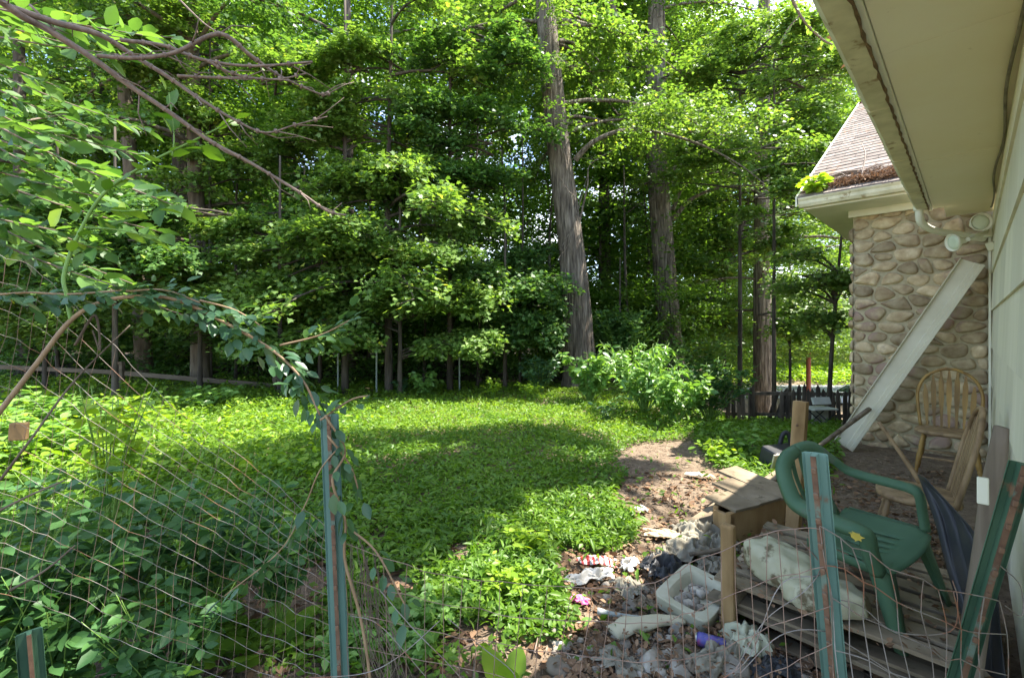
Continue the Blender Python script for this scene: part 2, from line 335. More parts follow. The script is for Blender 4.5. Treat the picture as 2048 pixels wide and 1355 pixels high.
# wing with stone front: stone face at s = SF
SF = 7.754; PL = -1.192
st = MB(); st.box(H(SF+.06+.1, (PL+.03+WALLP)/2, 1.35), (.2, WALLP-PL-.03, 3.70), RH); st.box(H(SF+2.5, PL+.13, 1.1), (4.9, .2, 4.2), RH)
wall_o = st.build('stone_wall', M['mortar'], house)
def clip(poly, mid, nv):
    out = []
    for i in range(len(poly)):
        a, b = poly[i], poly[(i+1) % len(poly)]; da = np.dot(a-mid, nv); db = np.dot(b-mid, nv)
        if da <= 0: out.append(a)
        if (da < 0) != (db < 0): t = da/(da-db); out.append(a+(b-a)*t)
    return out
def stones(mbx, org, ux, uz, un, x0, x1, z0, z1, seed, w=.26, h=.158, thick=.045):
    rg = np.random.default_rng(seed); seeds = []; z = z0+h/2; k = 0
    while z < z1:
        x = x0+w*.5*(.5+.5*(k % 2)); 
        while x < x1:
            seeds.append(np.array([x+rg.uniform(-.28, .28)*w, z+rg.uniform(-.26, .26)*h])); x += w*rg.uniform(.62, 1.35)
        z += h*rg.uniform(.85, 1.1); k += 1
    asp = w/h
    S = np.array(seeds)
    for i, c in enumerate(seeds):
        poly = [np.array(q, float) for q in ((x0, z0), (x1, z0), (x1, z1), (x0, z1))]
        dd = np.hypot((S[:, 0]-c[0]), (S[:, 1]-c[1])*asp); order = np.argsort(dd)[1:14]
        for j in order:
            o = S[j]; mid = (c+o)/2; nv = (o-c)*np.array([1, asp*asp]); poly = clip(poly, mid, nv)
            if len(poly) < 3: break
        if len(poly) < 3: continue
        cen = np.mean(poly, 0)
        P2 = poly
        for _ in range(3):
            q = []
            for a, b in zip(P2, P2[1:]+P2[:1]): q += [a*.75+b*.25, a*.25+b*.75]
            P2 = q
        P2 = P2[::2] if len(P2) > 60 else P2
        shr = rg.uniform(.84, .95); sc = np.array(P2)-cen
        rad = np.hypot(sc[:, 0], sc[:, 1]*asp).mean()
        if rad < .03: continue
        T = thick*min(1.25, rad/.13)*rg.uniform(.75, 1.2); n = len(sc); vs = []
        tx, tz = rg.uniform(-.12, .12, 2)
        for s1, hh in ((1, -.02), (.99, .18), (.93, .48), (.80, .76), (.6, .93), (.3, 1.0)):
            wob = 1+.03*np.sin(np.arange(n)*2*math.pi/n*3+i+hh*3)
            for q, wb_ in zip(sc, wob):
                q = q*shr*s1*wb_; vs.append(org+ux*(cen[0]+q[0])+uz*(cen[1]+q[1])+un*(T*hh+(tx*q[0]+tz*q[1])*hh))
        vs.append(org+ux*cen[0]+uz*cen[1]+un*T*1.01)
        fc = [(r*n+a, r*n+(a+1) % n, (r+1)*n+(a+1) % n, (r+1)*n+a) for r in range(5) for a in range(n)]
        fc += [(5*n+a, 5*n+(a+1) % n, 6*n) for a in range(n)]
        mbx.add(vs, fc, float(rg.random()))
stb = MB()
stones(stb, H(SF+.06, 0, 0), qH, UP, -dH, PL+.02, WALLP-.02, -.4, 3.19, 11)
stones(stb, H(SF+.06, PL+.03, 0), dH, UP, -qH, -.07, 4.8, -1.0, 3.0, 13)
so_ = stb.build('stone_facing', M['stone'], house, smooth=True)
# wing eave: soffit, fascia, gutter, roof, rake
EG = 7.15
w2 = MB(); w2.box(H((EG+.06+SF+.1)/2, (-1.60-.33)/2, 3.215), (SF+.1-EG-.06, 1.27, .03), RH)
w2.box(H(SF+4.4, (-1.60+PL)/2, 3.215), (8.6, PL+1.60, .03), RH); w2.build('soffit', M['cream'], house, bevel=.002)
w3 = MB(); w3.box(H(EG+.045, -.965, 3.29), (.03, 1.30, .18), RH)
w3.box(H(SF-.03, (PL+WALLP)/2-.01, 3.155), (.03, WALLP-PL, .09), RH)
w3.build('fascia', M['cream'], house, bevel=.002)
gutter(H(EG+.03, -1.65, 3.225), H(EG+.03, -.36, 3.225), -dH, UP, 'gutter', w=.12, h=.12)
slope = (6.35-3.37)/(12.0-7.1)
def roofpt(s, p, off=0): return H(s, p, 3.37+(s-7.1)*slope+off)
w4 = MB()
rn = 30; rc = 0; rgs = random.Random(21)
w4.add([roofpt(7.08, -1.66, -.03), roofpt(7.08, -.42, -.03), roofpt(12, 4.5, -.03), roofpt(12, -1.66, -.03)], [(0,1,2,3)])
s_ = 7.06; k = 0
while s_ < 12:
    p = -1.67-(.15 if k % 2 else 0); e = s_+.145
    while p < 3.5:
        a = max(p, -1.67); b = p+.30
        if b > a+.02:
            zz = .012+rgs.uniform(0, .004); j = rgs.uniform(-.004, .004)
            w4.add([roofpt(s_+j, a+.002, zz), roofpt(s_+j, b-.002, zz), roofpt(e, b-.002, .003), roofpt(e, a+.002, .003), roofpt(s_+j, a+.002, -.005), roofpt(s_+j, b-.002, -.005)],
                   [(0,1,2,3), (4,5,1,0)], rgs.random())
        p += .30
        if p > -.42+(s_-7.1): break
    s_ += .14; k += 1
w4.add([H(12, -1.66, 6.35), H(12, 7, 6.35), H(16.9, 7, 3.37), H(16.9, -1.66, 3.37)], [(0,1,2,3)])
w4.build('roof', M['shingle'], house)
rk = MB()
for a, b in (((7.08), (12.0)),):
    rk.add([roofpt(a, -1.67, .0), roofpt(b, -1.67, .0), roofpt(b, -1.67, -.16), roofpt(a, -1.67, -.12), roofpt(a, -1.69, .014), roofpt(b, -1.69, .014), roofpt(b, -1.69, -.16), roofpt(a, -1.69, -.12)], [(0,1,2,3),(7,6,5,4),(4,5,1,0),(3,2,6,7),(0,3,7,4),(1,5,6,2)])
rk.add([H(SF+.1, PL+.1, 3.2), H(16, PL+.1, 3.2), H(12, PL+.1, 6.25), H(SF+.1, PL+.1, 3.55)], [(0,1,2,3)])
rk.build('rake_board', M['cream'], house)
# downspout from the end of the long gutter to the wall
dn = MB(); dn.tube(smooth_path([H(6.88, -.42, 2.95), H(6.89, -.42, 2.86), H(6.95, -.40, 2.78), H(7.1, -.30, 2.71), H(7.35, -.08, 2.66), H(7.52, .09, 2.62)], 5), .038, 12)
dn.lathe(H(6.88, -.42, 2.92), (0, 0, 1), [(0, .05), (.03, .055), (.05, .055)], 14)
dn.build('downspout', M['cream'], house, smooth=False)
# flood light pair and sensor
fl = MB(); lp_ = H(7.0, .06, 2.70)
def lampcone(mbx, apex, dir_, L, r0, r1):
    mbx.lathe(apex, dir_, [(-.01, r0*.6), (0, r0), (L*.35, r0*1.15), (L*.8, r1*.95), (L, r1), (L*.985, r1*.93), (L*.8, r1*.8)], 24)
base = H(7.28, .12, 2.66)
l1 = P(1948, 445, 4.75); l2 = P(1926, 478, 4.80)
fl.box(base, (.10, .06, .12), RH); 
fl.tube([base, (base+l1)/2+[0, 0, .01], l1+[.06, .04, 0]], .022, 10); fl.tube([base, (base+l2)/2, l2+[.08, .03, 0]], .022, 10)
flo = fl.build('floodlight', M['cream'], house)
for c, dr in ((l1, (-.25, -1, .02)), (l2, (-1, .15, -.2))):
    q = MB(); lampcone(q, c+np.array([.08, .08, 0])-nrm(dr)*.02, dr, .13, .032, .095); q.build('lamp_head', M['cream'], flo, smooth=True)
    q = MB(); q.lathe(c+np.array([.08, .08, 0])+nrm(dr)*.09, dr, [(0, .075), (.008, .073), (.012, .04)], 24); q.build('lens', surf('lens', [(.60,.66,.50), (.68,.73,.58)], rough=.25, bump=0), flo, smooth=True)
q = MB(); q.box(P(1985, 492, 4.9), (.10, .07, .09), RH@rotx(.3)@rotz(.4)); q.build('sensor', M['cream'], flo, bevel=.01)
reparent(house)
for ch in house.children:
    if ch.name.startswith('floodlight'): pass
tag(house, 'pale green sided house with cream eaves and a wing faced in round cobblestones', 'house')

# ---------------------------------------------------------------- debris and seedling on the wing roof
def twigs(mb, org, ux, uy, uz, n, ext, rng, L=(.1, .5), r=(.003, .009)):
    for i in range(n):
        c = org+ux*rng.uniform(-ext[0], ext[0])+uy*rng.uniform(-ext[1], ext[1])+uz*rng.uniform(0, ext[2])
        a = rng.uniform(0, math.pi); l = rng.uniform(*L); d = ux*math.cos(a)*1.0+uy*math.sin(a)*.4+uz*rng.uniform(-.15, .15)
        k = (uy*.5+uz)*rng.uniform(-.05, .05)
        mb.tube(smooth_path([c-d*l/2, c+k, c+d*l/2], 3), [rng.uniform(*r), rng.uniform(*r)*.5], 5)
rsl = nrm(dH+UP*slope); rnn = nrm(UP-dH*slope)
tw = MB(); twigs(tw, roofpt(7.42, -.95, .03), qH, rsl, rnn, 70, (.55, .16, .05), rng)
tw.tube(smooth_path([roofpt(7.45, -1.5, .04), roofpt(7.5, -1.2, .07), roofpt(7.42, -.9, .05), roofpt(7.5, -.6, .06)], 6), [.02, .03, .022, .012], 8)
tw.tube(smooth_path([roofpt(7.2, -1.02, .0)-[0, 0, .15], roofpt(7.3, -1.0, .05), roofpt(7.6, -1.0, .22), roofpt(7.9, -1.08, .3)], 6), [.006, .01, .008, .003], 6)
tag(tw.build('fallen_twigs', M['twig'], smooth=True), 'heap of dead brown twigs lying in the cobblestone wing roof valley', 'twigs', kind='stuff')
n = 2600; a = rng.normal(0, .30, n); b = np.abs(rng.normal(0, .11, n)); cc = np.stack([roofpt(7.15+bb, np.clip(-.85+aa, -1.6, -.42), .02+.05*rng.random()) for aa, bb in zip(a, b)])
leaf_mesh('roof_litter', cc, unit(rng, n), unit(rng, n)*.8+rnn, rng.uniform(.03, .08, n), T_LANCE, M['leaf_litter'], rng)
tag(bpy.data.objects['roof_litter'], 'brown dead leaves and needles piled above the wing gutter', 'leaf litter', kind='stuff')
def plant(name, base, rng, nst, h, spread, nleaf, lsz, mat, tmpl=T_OVAL, stem='stem_green', label='', cat='plant', group=None, droop=.4, sr=.003, up=.8):
    e = empty(name, base); ms = MB(); pos = []; ax = []; nr = []
    base = np.asarray(base, float)
    for i in range(nst):
        a = rng.uniform(0, 6.28); sp = spread*rng.uniform(.3, 1); hh = h*rng.uniform(.6, 1.05)
        tip = np.array([math.cos(a)*sp, math.sin(a)*sp, hh]); mid = tip*.5+np.array([0, 0, hh*.14])
        pts = smooth_path([np.zeros(3), mid, tip], 5); ms.tube(pts, [sr*1.5, sr*.5], 5)
        for k in range(nleaf):
            t = rng.uniform(.25, 1)**.8; q = np.array(pts[int(t*(len(pts)-1))]); az = rng.uniform(0, 6.28)
            d = np.array([math.cos(az), math.sin(az), rng.uniform(-droop, .35)]); pos.append(q+d*.01); ax.append(d); nr.append(np.array([0, 0, 1.])*up+rng.normal(size=3)*.35)
    ms.build('stem', M[stem], e, smooth=True)
    n = len(pos); leaf_mesh('foliage', np.array(pos), np.array(ax), np.array(nr), rng.uniform(.6, 1.15, n)*lsz, tmpl, M[mat], rng, e)
    return tag(e, label, cat, group)
plant('gutter_seedling', P(1628, 392, 6.1)-[0, 0, .03], rng, 10, .30, .17, 9, .15, 'leaf_seedling', label='bright yellow green seedling sprouting from the corner of the wing gutter', droop=.5)

# ---------------------------------------------------------------- leaning board, chairs, planks
M['vinyl'] = surf('vinyl', [(.54,.49,.35), (.62,.57,.43)], scale=4, bump=.04, rough=.45, spots=((.40,.34,.22), 9, .68))
M['oak'] = surf('oak', [(.14,.075,.022), (.25,.145,.04), (.33,.20,.055)], scale=14, stretch=(1, 1, .15), bump=.2, bdist=.003, rough=.5, var=.2)
M['oak_worn'] = surf('oak_worn', [(.13,.08,.04), (.25,.165,.085), (.34,.235,.13)], scale=14, stretch=(1, 1, .2), bump=.3, bdist=.003, rough=.65, var=.2)
M['lumber'] = surf('lumber', [(.17,.10,.04), (.30,.19,.085), (.38,.26,.13)], scale=18, stretch=(.15, .6, .12), bump=.35, bdist=.004, rough=.85, var=.15, spots=((.12,.08,.04), 12, .66))
M['plank'] = surf('plank', [(.11,.085,.055), (.20,.155,.10), (.28,.225,.155)], scale=16, stretch=(.25, .25, 1), bump=.5, bdist=.005, rough=.9, var=.25, spots=((.09,.07,.04), 9, .6))
M['old_wood'] = surf('old_wood', [(.085,.062,.042), (.18,.14,.10), (.25,.20,.15)], scale=12, stretch=(1, 1, .1), bump=.5, bdist=.005, rough=.9, var=.25)
M['green_plastic'] = surf('green_plastic', [(.050,.108,.058), (.080,.150,.085)], scale=3, bump=.06, rough=.6, spec=.25, var=0, spots=((.09,.12,.08), 5, .60))
M['black_plastic'] = surf('black_plastic', [(.02,.022,.027), (.045,.044,.044)], scale=6, bump=.2, bdist=.01, rough=.45)
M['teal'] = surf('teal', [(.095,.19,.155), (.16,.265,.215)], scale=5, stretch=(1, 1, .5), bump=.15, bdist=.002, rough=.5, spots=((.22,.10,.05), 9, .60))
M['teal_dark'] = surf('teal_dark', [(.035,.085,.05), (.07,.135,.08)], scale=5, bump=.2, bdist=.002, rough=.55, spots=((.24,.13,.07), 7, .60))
M['rust'] = surf('rust', [(.08,.045,.028), (.19,.11,.065)], scale=20, bump=.4, bdist=.002, rough=.85, spots=((.12,.17,.13), 14, .56))
M['wire_rust'] = surf('wire_rust', [(.17,.10,.07), (.32,.22,.16)], scale=25, bump=0, rough=.6)
M['wire_grey'] = surf('wire_grey', [(.16,.13,.10), (.34,.31,.28)], scale=14, bump=0, rough=.5, spots=((.24,.11,.06), 7, .52))
M['bag'] = surf('bag', [(.33,.31,.19), (.50,.47,.33)], scale=5, bump=.35, bdist=.02, rough=.7, spots=((.14,.11,.06), 6, .52))
M['cloth_grey'] = surf('cloth_grey', [(.17,.15,.11), (.32,.29,.22)], scale=7, bump=.3, bdist=.01, rough=.9, spots=((.20,.18,.14), 6, .62))
M['foam'] = surf('foam', [(.36,.34,.24), (.48,.45,.34)], scale=9, bump=.15, bdist=.004, rough=.8, spots=((.30,.25,.16), 9, .66))
M['paper'] = surf('paper', [(.40,.38,.34), (.60,.58,.53)], scale=6, bump=.2, rough=.8)

lb = MB(); b0 = H(7.30, -1.19, .05); t0 = H(7.53, .0, 2.36); axd = nrm(t0-b0); sdv = nrm(np.cross(axd, -dH)); nn = nrm(np.cross(sdv, axd))
if sdv[2] < 0: sdv = -sdv
prof = [(-.115, 0), (.115, 0), (.115, .05), (.105, .05), (.10, .012), (-.02, .012), (-.03, .03), (-.07, .03), (-.075, .055), (-.115, .055)]
nf = -dH - axd*np.dot(-dH, axd); nf = nrm(nf)
lb.prism(prof, b0, sdv, nf, axd, np.linalg.norm(t0-b0))
tag(lb.build('leaning_panel', M['vinyl'], bevel=.002), 'long cream metal trim panel leaning slantwise on the cobblestone wall', 'panel')

def windsor(name, loc, R, label, mat='oak', leg='oak_worn', wide=.46):
    """arrow back chair: local +x is the front, z up"""
    e = empty(name, loc); loc = np.asarray(loc, float)
    W = lambda x, y, z: R@np.array([x, y, z])
    s = MB(); n = 28; ring = []
    for (sc, z) in ((.90, .425), (1.0, .44), (1.0, .458), (.93, .468), (.5, .458)):
        ring.append([W(.22*math.copysign(abs(math.cos(t))**.7, math.cos(t))*sc, wide/2*math.copysign(abs(math.sin(t))**.7, math.sin(t))*sc, z) for t in np.linspace(0, 2*math.pi, n, endpoint=False)])
    V = [v for r in ring for v in r]; fc = [(i*n+k, i*n+(k+1) % n, (i+1)*n+(k+1) % n, (i+1)*n+k) for i in range(4) for k in range(n)]+[tuple(range(n-1, -1, -1)), tuple(4*n+k for k in range(n))]
    s.add(V, fc); s.build('seat', M[leg], e, smooth=True)
    def backx(z): return -.17-(z-.46)*.20
    hoop = [W(backx(z), y, z) for y, z in [(-wide*.42, .46), (-wide*.46, .65), (-wide*.47, .82), (-wide*.36, .97), (-wide*.15, 1.05), (0, 1.065), (wide*.15, 1.05), (wide*.36, .97), (wide*.47, .82), (wide*.46, .65), (wide*.42, .46)]]
    b = MB(); b.tube(smooth_path(hoop, 5), .014, 8, flat=1.2); b.build('hoop', M[mat], e, smooth=True)
    for i in range(7):
        y = (i-3)/3*wide*.36; zt = .46+.59*math.sqrt(max(0, 1-(abs(y)/(wide*.5))**2.4)); sl = MB()
        w0 = [(.0, .009), (.12, .010), (.30, .013), (.5, .021), (.80, .021), (.9, .012), (1, .008)]
        L = []; Rr = []
        for u, w in w0:
            z = .46+(zt-.46)*u; L.append((y*(1-.12*(1-u))-w, z)); Rr.append((y*(1-.12*(1-u))+w, z))
        poly = L+Rr[::-1]; vs = [W(backx(z), yy, z) for yy, z in poly]+[W(backx(z)-.011, yy, z) for yy, z in poly]; m = len(poly); h = len(w0)
        fc = []
        for o, fl_ in ((0, False), (m, True)):
            for k in range(h-1):
                q = (o+k, o+k+1, o+m-2-k, o+m-1-k); fc.append(q[::-1] if not fl_ else q)
        fc += [(k, (k+1) % m, m+(k+1) % m, m+k) for k in range(m)]
        sl.add(vs, fc, random.random()); sl.build('slat', M[mat], e)
    for sx, sy in ((1, 1), (1, -1), (-1, 1), (-1, -1)):
        l = MB(); a = np.array([sx*.15, sy*wide*.34, .43]); b_ = np.array([sx*.21, sy*wide*.46, 0])
        d = b_-a; Ln = np.linalg.norm(d); l.lathe(W(*a), R@d, [(0, .014), (Ln*.15, .017), (Ln*.22, .022), (Ln*.25, .014), (Ln*.29, .022), (Ln*.33, .015), (Ln*.5, .023), (Ln*.64, .021), (Ln*.67, .014), (Ln*.70, .021), (Ln*.74, .015), (Ln*.9, .015), (Ln, .011)], 12)
        l.build('leg', M[mat], e, smooth=True)
    for x in (.18, -.18):
        l = MB(); l.tube([W(x, -wide*.39, .2), W(x, 0, .2), W(x, wide*.39, .2)], [.008, .013, .008], 8); l.build('stretcher', M[leg], e, smooth=True)
    return tag(e, label, 'chair', 'wooden dining chairs')
# chair by the stones, front towards the camera (-d); the other one faces away from the siding (-q)
Rc1 = np.array([-dH, -qH, UP]).T; Rc2 = np.array([-qH, dH, UP]).T
windsor('dining_chair', H(6.35, -.17, .10), Rc1, 'honey coloured arrow back wooden chair standing upright before the cobblestones', wide=.52)
windsor('dining_chair', H(4.10, -.27, .03), rotz(.10)@Rc2@roty(-.02), 'worn wooden dining chair with its back to the siding behind the green chair', mat='oak_worn', leg='oak_worn', wide=.50)

# broken spindle sticking up by the second chair
q = MB(); a = P(1757, 843, 3.25); b = P(1842, 965, 3.05); q.tube(smooth_path([a, (a+b)/2+[.005, 0, -.005], b], 4), [.012, .014, .02], 8)
tag(q.build('loose_spindle', M['oak_worn'], smooth=True), 'thin broken wooden chair arm slanting up from the worn chair seat', 'chair part')

def plastic_chair(loc, R, label):
    e = empty('plastic_chair', loc)
    W = lambda x, y, z: R@np.array([x, y, z])
    # seat: grid with slots, x forward 0..1
    s = MB(); nx, ny = 20, 25; V = np.zeros((nx, ny, 3)); hole = set()
    for i in range(nx):
        for j in range(ny):
            u = i/(nx-1); v = j/(ny-1)*2-1; hw = .215+.035*u-.05*max(0, u-.8)*4*v*v*.3
            z = .42-.035*(1-v*v)*math.sin(math.pi*min(1, u*.85+.15))-.05*max(0, u-.86)**1.0*4; x = -.20+.44*u-.03*v*v*(u > .6)*u
            V[i, j] = W(x, v*hw, z)
    fc = []
    for i in range(nx-1):
        for j in range(ny-1):
            if 6 <= i <= 13 and j in (7, 10, 13, 16): continue
            fc.append((i*ny+j, i*ny+j+1, (i+1)*ny+j+1, (i+1)*ny+j))
    # narrow slots: squeeze columns either side
    for i in range(nx):
        for j in (7, 10, 13, 16):
            mid = (V[i, j]+V[i, j+1])/2; V[i, j] = mid+(V[i, j]-mid)*.6; V[i, j+1] = mid+(V[i, j+1]-mid)*.6
    s.add(V.reshape(-1, 3), fc); s.build('seat', M['green_plastic'], e, smooth=True, solid=.008)
    # backrest slats fanning out of the seat, and the rolled frame that becomes the arms
    def bx(z): return -.20-(z-.42)*.30
    for k in range(5):
        y0 = (k-2)*.055; y1 = (k-2)*.095; zt = .82-.018*(k-2)**2; g = MB(); V = np.zeros((12, 4, 3))
        for i in range(12):
            u = i/11; z = .42+(zt-.42)*u; wv = .020*(1-.30*math.sin(u*math.pi)); bow = -.03*math.sin(u*math.pi)
            for j in range(4): V[i, j] = W(bx(z)+bow+.006*(j in (1, 2)), y0+(y1-y0)*u**.8+(j-1.5)/1.5*wv*(1.25 if u < .15 else 1), z)
        g.grid(V); g.build('back_slat', M['green_plastic'], e, smooth=True, solid=.007)
    top = [(-.325, 0, .845), (-.32, .10, .838), (-.30, .19, .80), (-.255, .25, .73), (-.20, .285, .665), (-.10, .30, .645), (.02, .305, .64), (.12, .305, .635), (.165, .30, .60), (.175, .295, .50), (.19, .275, .40)]
    f = MB()
    def strip(path, width, upv):
        pts = smooth_path(path, 5); V = np.zeros((len(pts), 5, 3))
        for i, q_ in enumerate(pts):
            t = nrm(pts[min(i+1, len(pts)-1)]-pts[max(i-1, 0)]); sd_ = nrm(np.cross(upv(i/(len(pts)-1)), t)); nn_ = np.cross(t, sd_)
            for j, (a_, c_) in enumerate(((-1, -2.0), (-.82, -.25), (0, .2), (.82, -.25), (1, -2.0))): V[i, j] = W(*(q_+sd_*width(i/(len(pts)-1))/2*a_+nn_*.018*c_))
        return V
    for sg in (1, -1):
        pth = [np.array([x, y*sg, z]) for x, y, z in top]
        upv = lambda u, sg=sg: nrm(np.array([.75*(1-ss(.15, .45, u))+.9*ss(.70, .85, u), .0+.25*sg, .55*(1-ss(.70, .85, u))+.6*ss(.15, .5, u)*(1-ss(.7, .85, u))+.05]))
        V = strip(pth, lambda u: .070+.016*math.sin(u*3.14), upv); 
        m = MB(); m.grid(V); m.build('arm', M['green_plastic'], e, smooth=True, solid=.007)
    # legs: angled channel legs
    for sx, sy in ((1, 1), (1, -1), (-1, 1), (-1, -1)):
        m = MB(); V = np.zeros((6, 5, 3))
        for i in range(6):
            u = i/5; x = sx*(.185+.07*u) + (0 if sx > 0 else .03); y = sy*(.235+.045*u); z = .41*(1-u); w = .085*(1-.5*u)
            prof_ = [(-w, .0), (-w*.2, .012), (0, .0), (0, -w*.5), (0, -w)]
            for j, (a_, c_) in enumerate([(-w, 0), (-w*.4, .004), (0, 0), (.004, -w*.4), (0, -w)]): V[i, j] = W(x+sx*a_, y+sy*c_, z)
        m.grid(V); m.build('leg', M['green_plastic'], e, smooth=True, solid=.006)
    for sy in (1, -1):
        m = MB(); V = np.zeros((6, 3, 3))
        for i in range(6):
            u = i/5
            for j in range(3): V[i, j] = W(-.19+.37*u, sy*(.24+.02*u), .42-.05*(j/2)*(1.0))
        m.grid(V); m.build('apron', M['green_plastic'], e, smooth=True, solid=.006)
    return tag(e, label, 'chair')
cc0 = H(2.86, -.42, .20)
Rg = np.array([qH, dH, UP]).T
tiltR = rotz(R_(-16))@Rg@rotx(R_(11))      # leaning over towards the camera side
plastic_chair(np.array([1.83, 2.31, .205]), tiltR*.88, 'dark green moulded plastic garden armchair tilting on the pallets')

# yellow leaf lying on the chair arm
lf = P(1702, 1073, 1.98); leaf_mesh('fallen_leaf', np.array([lf, lf+[.02, .005, .004]]), np.array([[1, -.2, .05], [.9, .5, .0]]), np.array([[0, -.3, 1.], [.2, -.2, 1]]), [.055, .045], T_MAPLE, leafmat('leaf_yellow', (.62,.45,.06), (.66,.52,.10), .2, (1, 1, 1)), rng)
tag(bpy.data.objects['fallen_leaf'], 'small yellow dead leaf on the near arm of the green plastic chair', 'leaf')

# posts and timber
def lumber(name, a, b, w, h, mat, label, cat='post', up=(1, 0, 0), group=None, bevel=.004):
    m = MB(); m.beam(a, b, w, h, up); return tag(m.build(name, M[mat], bevel=bevel), label, cat, group)
tp = empty('timber_post', P(1600, 1085, 3.4)); m = MB(); m.beam(P(1584, 1090, 3.4), P(1602, 802, 3.42), .088, .088, dH); m.build('shaft', M['lumber'], tp, bevel=.004)
for py in (850, 905, 960): m = MB(); m.lathe(P(1594, py, 3.352), (0, -1, 0), [(0, .009), (.006, .009), (.009, .004)], 8); m.build('nail_head', M['rust'], tp); reparent(tp); tag(tp, 'tall square brown timber post standing behind the plank box', 'post')
lumber('stake', P(1458, 1290, 2.38), P(1456, 1048, 2.38), .068, .05, 'lumber', 'short thick yellowish wooden stake beside the foam basin', 'stake', dH, bevel=.012)
# plank box
bx = empty('plank_box', G(1530, 1060)); e0 = G(1472, 1088); e1 = G(1592, 1048); ex = nrm(e1-e0); ey = np.cross(UP, ex); Lb = np.linalg.norm(e1-e0)+.12
m = MB(); m.box((e0+e1)/2+ey*.02+[0, 0, .12], (Lb, .04, .23), np.array([ex, ey, UP]).T); m.build('side_board', M['lumber'], bx, bevel=.004)
m = MB(); m.beam(e0-ex*.02+ey*.16+[0, 0, .12], e1+ex*.1+ey*.58+[0, 0, .12], .04, .22, UP); m.build('side_board', M['lumber'], bx, bevel=.004)
m = MB(); m.box(e0-ex*.03+ey*.08+[0, 0, .11], (.04, .16, .2), np.array([ex, ey, UP]).T); m.build('end_board', M['lumber'], bx, bevel=.004)
for k in range(3):
    m = MB(); Rk = np.array([ex, ey, UP]).T@rotx(.05+.03*k)@rotz(.04*(k-1)); m.box(e0+ex*(.13+k*.265)+ey*(.13+.075*k)+[0, 0, .252+.012*k], (.27, .28+.15*k, .022), Rk, .3+.2*k); m.build('lid_board', M['plank'], bx, bevel=.003)
reparent(bx); tag(bx, 'low brown plank box with loose boards on top beside the tall post', 'box')
m = MB(); m.beam(G(1370, 1062, .04), G(1520, 955, .10), .12, .03, UP); m.beam(G(1400, 1050, .07), G(1590, 925, .12), .10, .028, UP)
tag(m.build('scrap_board', M['plank'], bevel=.003), 'weathered boards edging the path at the foot of the plank box', 'board')

# pallets: boards run towards the wall, stacked
def pallet(s0, p0, z0, ang, label, n=6):
    e = empty('pallet', H(s0+.5, p0+.5, z0)); R = RH@rotz(ang); c = H(s0+.5, p0+.5, z0)
    for k in range(3):
        m = MB(); m.box(c+R@np.array([0, (k-1)*.44, .055]), (1.0, .05, .085), R, random.random()); m.build('runner', M['plank'], e, bevel=.003)
    for k in range(n):
        m = MB(); m.box(c+R@np.array([-.5+.06+k*(.88/(n-1)), .01*((k*7) % 3-1), .108]), (.105, 1.06, .02), R@rotx(.004*((k % 3)-1)), random.random()); m.build('deck_board', M['plank'], e, bevel=.003)
    for k in range(3):
        m = MB(); m.box(c+R@np.array([-.42+k*.42, 0, .004]), (.1, 1.05, .016), R, random.random()); m.build('base_board', M['plank'], e, bevel=.003)
    reparent(e); return tag(e, label, 'pallet', 'stacked wooden pallets')
random.seed(4)
pallet(2.50, -.98, .005, .03, 'lowest weathered wooden pallet of the stack under the green chair')
pallet(2.53, -.96, .128, -.02, 'topmost weathered wooden pallet carrying the green chair and white sacks', n=7)

# sacks
def blob(name, c, size, R, mat, seed, label, cat, amp=.07, creases=7, n=30, group=None, flatz=.6):
    m = MB(); V = np.zeros((n, n*2+1, 3)); rg = np.random.default_rng(seed); ph = rg.uniform(0, 6.28, 8)
    for i in range(n):
        th = math.pi*i/(n-1)
        for j in range(2*n+1):
            f = 2*math.pi*j/(2*n); d = np.array([math.sin(th)*math.cos(f), math.sin(th)*math.sin(f), math.cos(th)])
            d2 = np.sign(d)*np.abs(d)**.75
            k = 1+amp*(math.sin(2.1*d[0]*3+ph[0])*math.sin(2.7*d[1]*3+ph[1])+.5*math.sin(creases*d[0]+4*d[1]+ph[2])*math.cos(creases*d[2]+ph[3])+.25*abs(math.sin(13*d[1]+6*d[0]+ph[4])))
            v = d2*np.asarray(size)/2*k
            if v[2] < -size[2]/2*flatz: v[2] = -size[2]/2*flatz+(v[2]+size[2]/2*flatz)*.2
            V[i, j] = np.asarray(c)+R@v
    m.grid(V); return tag(m.build(name, M[mat], smooth=True), label, cat, group)
blob('sandbag', H(2.72, -.72, .335), (.40, .25, .20), RH@rotz(-1.0), 'bag', 3, 'plump dirty white sack lying on the pallets left of the teal post', 'sack', group='dirty white sacks on the pallets')
blob('sandbag', H(2.60, -.50, .315), (.34, .22, .14), RH@rotz(-2.0), 'bag', 5, 'flatter white sack slumped on the pallets right of the teal post', 'sack', group='dirty white sacks on the pallets')

